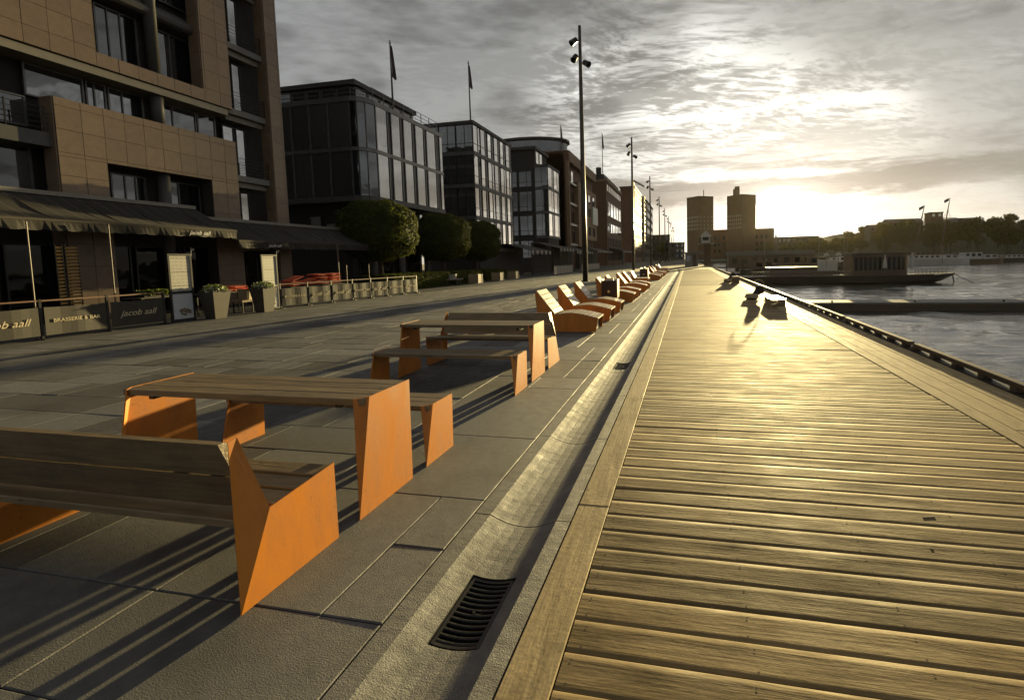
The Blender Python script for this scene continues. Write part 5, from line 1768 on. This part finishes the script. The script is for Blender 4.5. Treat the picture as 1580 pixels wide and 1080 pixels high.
# ---- restaurant barge -----------------------------------------------------------------------
root = (20, 67, -2.2)
bg_ = thing('restaurant_barge', root, 'long dark restaurant barge with pointed stern and deckhouse moored in the harbour', 'ship')
hull = MB()
secs = [(4.3, .0, -2.9, 2.4), (8, 0, -2.9, 2.6), (20, 0, -2.9, 2.6), (26.5, 0, -2.75, 2.6), (29, .0, -2.35, 2.4), (30.4, .05, -1.95, 2.0), (31.6, .12, -1.45, 1.2), (32.3, .18, -1.25, .3)]
for x, dz_, zb, hw in secs:
    zt = -1.15 + dz_
    hull.v += [(x, 67 - hw, zt), (x, 67 - hw * .92, (zt + zb) / 2), (x, 67 - hw * .55, zb), (x, 67 + hw * .55, zb), (x, 67 + hw * .92, (zt + zb) / 2), (x, 67 + hw, zt)]
for i in range(len(secs) - 1):
    for k in range(6):
        hull.f.append((i * 6 + k, i * 6 + (k + 1) % 6, (i + 1) * 6 + (k + 1) % 6, (i + 1) * 6 + k)); hull.mi.append(0); hull.tone.append(1)
hull.f.append((0, 1, 2, 3, 4, 5)); hull.mi.append(0); hull.tone.append(1)
n = (len(secs) - 1) * 6
hull.f.append((n, n + 1, n + 2, n + 3, n + 4, n + 5)); hull.mi.append(0); hull.tone.append(1)
hull.build('hull', 'hull_dark', bg_, root)
MB().beam((4.3, 64.33, -1.13), (29, 64.5, -1.13), .12, .1).build('rubbing_strake', 'ship_brown', bg_, root)
MB().box(20.2, 26.3, 65.0, 68.8, -1.15, 1.42).build('deckhouse', 'ship_brown', bg_, root)
MB().box(19.9, 26.7, 64.7, 69.1, 1.43, 1.6).build('deckhouse_roof', 'hull_dark', bg_, root)
for k in range(11):
    piece('deckhouse_window', 20.4 + .53 * k, 20.75 + .53 * k, 64.97, 64.995, -.5, 1.1, 'dark_glass', bg_, root)
fr_ = MB().beam((20.8, 64.9, 2.75), (23.4, 64.9, 2.7), .07, .07).beam((23.7, 64.9, 2.68), (26.6, 64.9, 2.6), .07, .07)
for x in (20.8, 23.55, 26.6):
    fr_.box(x - .05, x + .05, 64.85, 64.95, 1.6, 2.8 if x != 23.55 else 3.4)
fr_.build('roof_frame', 'ship_brown', bg_, root)
for x0, x1, h_, nm in ((8, 19.9, .62, 'balustrade'), (27, 31.2, .62, 'stern_railing')):
    b_ = MB().beam((x0, 64.7, -1.12 + h_), (x1, 64.7, -1.12 + h_), .07, .06)
    b_.beam((x0, 64.7, -1.05), (x1, 64.7, -1.05), .06, .05)
    k = x0
    while k < x1 - .5:
        b_.beam((k, 64.7, -1.05), (k + (.55 if nm == 'balustrade' else .0), 64.7, -1.12 + h_), .055, .05)
        k += .42
    if nm == 'stern_railing':
        b_.beam((x0, 64.7, -.8), (x1, 64.7, -.8), .05, .04)
    b_.build(nm, 'pale_panel' if nm == 'balustrade' else 'hull_dark', bg_, root)
MB().box(10.5, 18.2, 66, 68.8, -1.15, -.1).build('galley', 'ship_brown', bg_, root)
MB().box(10.3, 18.4, 65.8, 69, -.09, .02).build('galley_roof', 'ship_brown', bg_, root)
MB().box(16.3, 18.6, 65.6, 65.9, -.5, .9).build('windbreak', 'canvas_white', bg_, root)
for x in (17.2, 18.6):
    MB().tube([(x, 65.3, .02), (x, 65.3, 1.35)], .04, 6).build('lamp_post', 'grey_metal', bg_, root)
    MB().tube([(x - .28, 65.3, 1.42), (x - .1, 65.3, 1.58), (x + .1, 65.3, 1.58), (x + .28, 65.3, 1.42)], [.08, .16, .16, .08], 8).build('lamp', 'white_metal', bg_, root)
MB().tube([(32.1, 67, -1.1), (32.4, 67, -2.5)], .07, 6).tube([(32.2, 67, -1.15), (34.0, 66.2, -2.25)], .04, 6).build('mooring_chain', 'iron', bg_, root)
MB().tube([(31.0, 67, -1.0), (31.0, 67, 2.3)], .03, 6).build('ensign_staff', 'grey_metal', bg_, root)
for x, z0, z1, lb in ((23.6, -1.0, 1.35, 'furled white parasol before the barge deckhouse'), (26.55, -1.1, 1.6, 'furled white parasol at the right end of the barge deckhouse')):
    root2 = (x, 64.45, z0)
    t = thing('furled_parasol', root2, lb, 'parasol', 'furled parasols on the barge')
    MB().tube([(x, 64.45, z0), (x, 64.45, z1)], .03, 6).build('pole', 'grey_metal', t, root2)
    MB().tube([(x, 64.45, z0 + .75), (x, 64.45, z0 + .95), (x, 64.45, z1 - .5), (x, 64.45, z1 + .05)], [.22, .26, .13, .03], 8).build('canvas', 'canvas_white', t, root2)

# ---- boats on the far side -------------------------------------------------------------------
def boat(x0, x1, y_, hw, zt, hm_, label, houses, rev=False, masts=()):
    root = ((x0 + x1) / 2, y_, -2.2)
    t = thing('moored_boat', root, label, 'boat', 'boats moored across the harbour')
    L = x1 - x0
    secs = [(0, .55, .1), (.08, .85, .03), (.3, 1, 0), (.65, 1, 0), (.85, .75, .12), (1.0, .06, .42)]
    b_ = MB()
    for u_, w_, rise in secs:
        x = x0 + L * (1 - u_ if rev else u_)
        z = zt + rise * 1.4
        b_.v += [(x, y_ - hw * w_, z), (x, y_ - hw * w_ * .8, -2.3), (x, y_, -2.7), (x, y_ + hw * w_ * .8, -2.3), (x, y_ + hw * w_, z)]
    for i in range(len(secs) - 1):
        for k in range(5):
            b_.f.append((i * 5 + k, i * 5 + (k + 1) % 5, (i + 1) * 5 + (k + 1) % 5, (i + 1) * 5 + k)); b_.mi.append(0); b_.tone.append(1)
    b_.f.append((0, 1, 2, 3, 4)); b_.mi.append(0); b_.tone.append(1)
    b_.build('hull', hm_, t, root)
    for a, c, h0, h1, m_ in houses:
        MB().box(x0 + L * a, x0 + L * c, y_ - hw * .7, y_ + hw * .7, zt + h0, zt + h1).build('cabin', m_, t, root)
        nn = max(2, int((c - a) * L / 1.2))
        for k in range(nn):
            xa = x0 + L * a + (c - a) * L * (k + .2) / nn
            piece('window', xa, xa + (c - a) * L / nn * .6, y_ - hw * .7 - .03, y_ - hw * .7 - .005, zt + h0 + (h1 - h0) * .4, zt + h0 + (h1 - h0) * .85, 'dark_glass', t, root)
    for u_, h_ in masts:
        MB().tube([(x0 + L * u_, y_, zt), (x0 + L * u_ + .02 * h_, y_, zt + h_)], [.12, .05], 6).build('mast', 'grey_metal', t, root)
    return t
boat(60.5, 78.5, 155, 2.3, -.45, 'hull_white', 'white hulled ferry moored across the harbour behind the barge', [(.1, .55, 0, 1.1, 'hull_white'), (.2, .48, 1.11, 1.9, 'ship_brown'), (.62, .8, 0, 1.0, 'hull_white')], masts=((.7, 4.2),))
boat(77.5, 88.5, 158, 2.2, -.75, 'ship_brown', 'brown hulled workboat right of the white ferry', [(.05, .45, 0, 1.9, 'hull_white'), (.5, .8, 0, 1.2, 'hull_white')], rev=False, masts=((.3, 5.5), (.62, 3.5)))
boat(92, 112, 176, 2.2, -.9, 'hull_dark', 'low dark boat at the right edge below the far trees', [(.2, .6, 0, .9, 'hull_white')])
boat(46, 57, 178, 1.8, -.8, 'hull_white', 'small pale boat half hidden behind the barge', [(.2, .6, 0, 1.1, 'hull_white')])
boat(9.5, 19, 92, 1.6, -.9, 'hull_dark', 'dark motor boat moored behind the left end of the barge', [(.25, .6, 0, 1.5, 'ship_brown')], masts=((.45, 5.5),))
boat(22, 35, 104, 1.9, -.8, 'hull_dark', 'dark fishing boat with two masts behind the barge deckhouse', [(.15, .4, 0, 1.9, 'ship_brown'), (.5, .75, 0, .9, 'hull_dark')], rev=True, masts=((.3, 6.5), (.7, 5.0)))
boat(12, 26, 128, 2.0, -.5, 'ship_brown', 'brown hulled boat farther behind the barge', [(.2, .7, 0, 1.6, 'hull_dark')], masts=((.5, 7.5),))
boat(34, 46, 132, 1.9, -.6, 'hull_dark', 'dark boat right of the brown hulled boat behind the barge', [(.3, .65, 0, 1.5, 'hull_white')], masts=((.4, 6.0),))
root = (17, 112, -2.2)
t = thing('harbour_pier', root, 'dark timber pier with long low shed behind the barge', 'pier')
MB().box(4, 34, 110, 116, -1.0, -.75).build('deck', 'dark_timber', t, root)
for k in range(9):
    MB().tube([(5 + 3.5 * k, 110.3, -3.5), (5 + 3.5 * k, 110.3, -.2)], .18, 7).build('pile', 'hull_dark', t, root)
MB().box(9, 27, 112, 115.5, -.75, 1.7).build('shed', 'ship_brown', t, root)
MB().prism([(8.6, 111.6, 1.7), (8.6, 115.9, 1.7), (8.6, 113.75, 2.7)], (18.8, 0, 0)).build('shed_roof', 'roof_dark', t, root)
for k in range(8):
    piece('shed_window', 9.8 + 2.2 * k, 10.9 + 2.2 * k, 111.93, 111.99, 0, 1.1, 'dark_glass', t, root)
root = (70, 170, -2.2)
t = thing('sailing_ship', root, 'two masted sailing ship behind the white ferry', 'ship')
secs = [(58, .5, .6), (60, .9, .2), (68, 1, 0), (76, .9, .15), (81, .5, .6), (83.5, .05, 1.2)]
b_ = MB()
for x, w_, rise in secs:
    b_.v += [(x, 170 - 2.4 * w_, .2 + rise), (x, 170 - 2.0 * w_, -2.3), (x, 170 + 2.0 * w_, -2.3), (x, 170 + 2.4 * w_, .2 + rise)]
for i in range(len(secs) - 1):
    for k in range(4):
        b_.f.append((i * 4 + k, i * 4 + (k + 1) % 4, (i + 1) * 4 + (k + 1) % 4, (i + 1) * 4 + k)); b_.mi.append(0); b_.tone.append(1)
b_.f.append((0, 1, 2, 3)); b_.mi.append(0); b_.tone.append(1)
b_.build('hull', 'hull_dark', t, root)
for xb_, xt_, zt in ((70.6, 73.2, 16.2), (78.0, 80.2, 18.2)):
    MB().tube([(xb_, 170, 0), ((xb_ + xt_) / 2, 170, zt * .55), (xt_, 170, zt)], [.28, .24, .09], 8).build('mast', 'ship_brown', t, root)
    for f_, w_ in ((.42, 3.4), (.66, 2.6)):
        xm = xb_ + (xt_ - xb_) * f_
        MB().tube([(xm - w_, 169.6, zt * f_ + .2), (xm + w_, 169.6, zt * f_ - .1)], .1, 6).build('yard', 'ship_brown', t, root)
    rg = MB()
    for dx_ in (-6, -4.5, 5, 7):
        rg.tube([(xb_ + dx_, 170, .4), (xb_ + (xt_ - xb_) * .8, 170, zt * .8)], .03, 4)
    rg.build('rigging', 'hull_dark', t, root)
    MB().add([(xt_ - .2, 170, zt), (xt_ - 1.6, 170, zt - .7), (xt_ - 1.5, 170, zt - 1.6), (xt_ - .3, 170, zt - .9)], [(0, 1, 2, 3)]).build('pennant', 'flag_cloth', t, root)

# ---- fortress buildings on the hill ------------------------------------------------------------
def fort(label, x0, x1, y0, y1, z0, z1, m_, pitch_roof, cols, rows, wm='dark_glass'):
    root = ((x0 + x1) / 2, (y0 + y1) / 2, z0)
    t = thing('fortress_building', root, label, 'building', 'buildings on the far hill')
    MB().box(x0, x1, y0, y1, z0, z1).build('wall', m_, t, root)
    ym = (y0 + y1) / 2
    if pitch_roof:
        MB().prism([(x0 - .3, y0 - .3, z1), (x0 - .3, y1 + .3, z1), (x0 - .3, ym, z1 + pitch_roof)], (x1 - x0 + .6, 0, 0)).build('roof', 'roof_dark', t, root)
    else:
        MB().box(x0 - .2, x1 + .2, y0 - .2, y1 + .2, z1 + .01, z1 + .4).build('roof', 'roof_dark', t, root)
    w_ = (x1 - x0) / cols
    for r_ in range(rows):
        for c in range(cols):
            zz = z1 - 1.7 - 2.4 * r_
            piece('window', x0 + w_ * (c + .3), x0 + w_ * (c + .7), y0 - .12, y0 - .01, zz, zz + 1.2, wm, t, root)
fort('low grey building on the far hill, leftmost of the fortress', 89, 97, 262, 270, 5, 14.6, 'far_stone', 1.2, 4, 2)
fort('long brown building on the far hill left of the square tower', 97.4, 112.5, 262, 272, 5, 16.4, 'far_brick', 1.9, 8, 2)
fort('square tower with two pale windows on the far hill', 115, 120.4, 261, 267, 5, 20.2, 'far_brick', 0, 2, 1, 'print_white')
fort('long building with pitched roof right of the square tower', 122, 137, 262, 272, 5, 15.4, 'far_stone', 2.3, 7, 2)

# ---- trees across the harbour --------------------------------------------------------------------
def big_tree(x, y_, z0, h_, r_, label, n=2300):
    root = (x, y_, z0)
    t = thing('broadleaf_tree', root, label, 'tree', 'trees across the harbour')
    tr = MB().tube([(x, y_, z0 - .5), (x + .1, y_, z0 + h_ * .3), (x, y_, z0 + h_ * .7)], [.35, .25, .1], 7)
    cl = []
    for k in range(11):
        a = random.uniform(0, 6.28); rr = r_ * random.uniform(.15, .72); zz = z0 + h_ * random.uniform(.36, .86)
        taper = 1 - .45 * max(0, (zz - z0) / h_ - .5) * 2
        c = (x + rr * math.cos(a) * taper, y_ + rr * math.sin(a) * taper, zz)
        cl.append((c, r_ * random.uniform(.28, .5)))
        tr.tube([(x, y_, z0 + h_ * .32), c], [.12, .04], 5)
    cl.append(((x, y_, z0 + h_ * .86), r_ * .35))
    tr.build('trunk', 'bark', t, root)
    P, Nn = [], []
    per = n // len(cl)
    for c, cr in cl:
        u_ = rng.normal(0, 1, (per, 3)); u_ /= np.linalg.norm(u_, axis=1, keepdims=True)
        P.append(np.array(c) + u_ * cr * np.array((1, 1, .8)) * rng.uniform(.55, 1.08, (per, 1))); Nn.append(u_)
    leaves('crown', np.concatenate(P), np.concatenate(Nn), .42, 'far_leaf', t, root)
sp = []
for k in range(17):
    x = 80 + k * 6.4 + random.uniform(-1.5, 1.5)
    sp.append((x, 212 + random.uniform(-6, 8), random.uniform(13, 16.5), random.uniform(4.6, 6.2)))
for k in range(9):
    x = 62 + k * 9 + random.uniform(-2, 2)
    sp.append((x, 247 + random.uniform(-5, 8), random.uniform(8.0, 10.5), random.uniform(4.2, 5.5)))
for k in range(9):
    x = 48 + k * 7.5 + random.uniform(-2, 2)
    sp.append((x, 300 + random.uniform(-10, 12), random.uniform(8, 12), random.uniform(4.5, 6.5)))
for k in range(13):
    x = 84 + k * 8.6 + random.uniform(-2, 2)
    sp.append((x, 229 + random.uniform(-4, 5), random.uniform(12, 14.5), random.uniform(4.6, 6.0)))
sp.sort(key=lambda s_: s_[0] / s_[1])
ordn = ['1st', '2nd', '3rd'] + ['%dth' % k for k in range(4, 21)] + ['21st', '22nd', '23rd'] + ['%dth' % k for k in range(24, 31)] + ['31st', '32nd', '33rd', '34th', '35th', '36th'] + ['%dth' % k for k in range(37, 41)] + ['41st', '42nd', '43rd'] + ['%dth' % k for k in range(44, 51)]
for k, (x, y_, h_, r_) in enumerate(sp):
    big_tree(x, y_, hz(x, y_), h_, r_, 'leafy tree across the harbour, %s from the left along the shore' % ordn[k])
big_tree(-13.5, 268, -.1, 11, 3.5, 'yellow green tree between the far lamp masts')

# ---- hazy evening air -----------------------------------------------------------------------------
hb = MB().box(-3100, 5100, -400, 5100, -6, 90)
hm_ = bpy.data.materials.new('haze')
hm_.use_nodes = True
nt = hm_.node_tree
nt.nodes.clear()
pvn = nt.nodes.new('ShaderNodeVolumePrincipled')
pvn.inputs['Color'].default_value = (.95, .88, .74, 1)
pvn.inputs['Density'].default_value = .00002
pvn.inputs['Anisotropy'].default_value = .6
on = nt.nodes.new('ShaderNodeOutputMaterial')
nt.links.new(pvn.outputs[0], on.inputs['Volume'])
pvn.inputs['Density Attribute'].default_value = ''
pvn.inputs['Temperature Attribute'].default_value = ''
hm_.cycles.homogeneous_volume = True
MATS['haze'] = hm_
tag(hb.build('haze', 'haze'), kind='stuff')
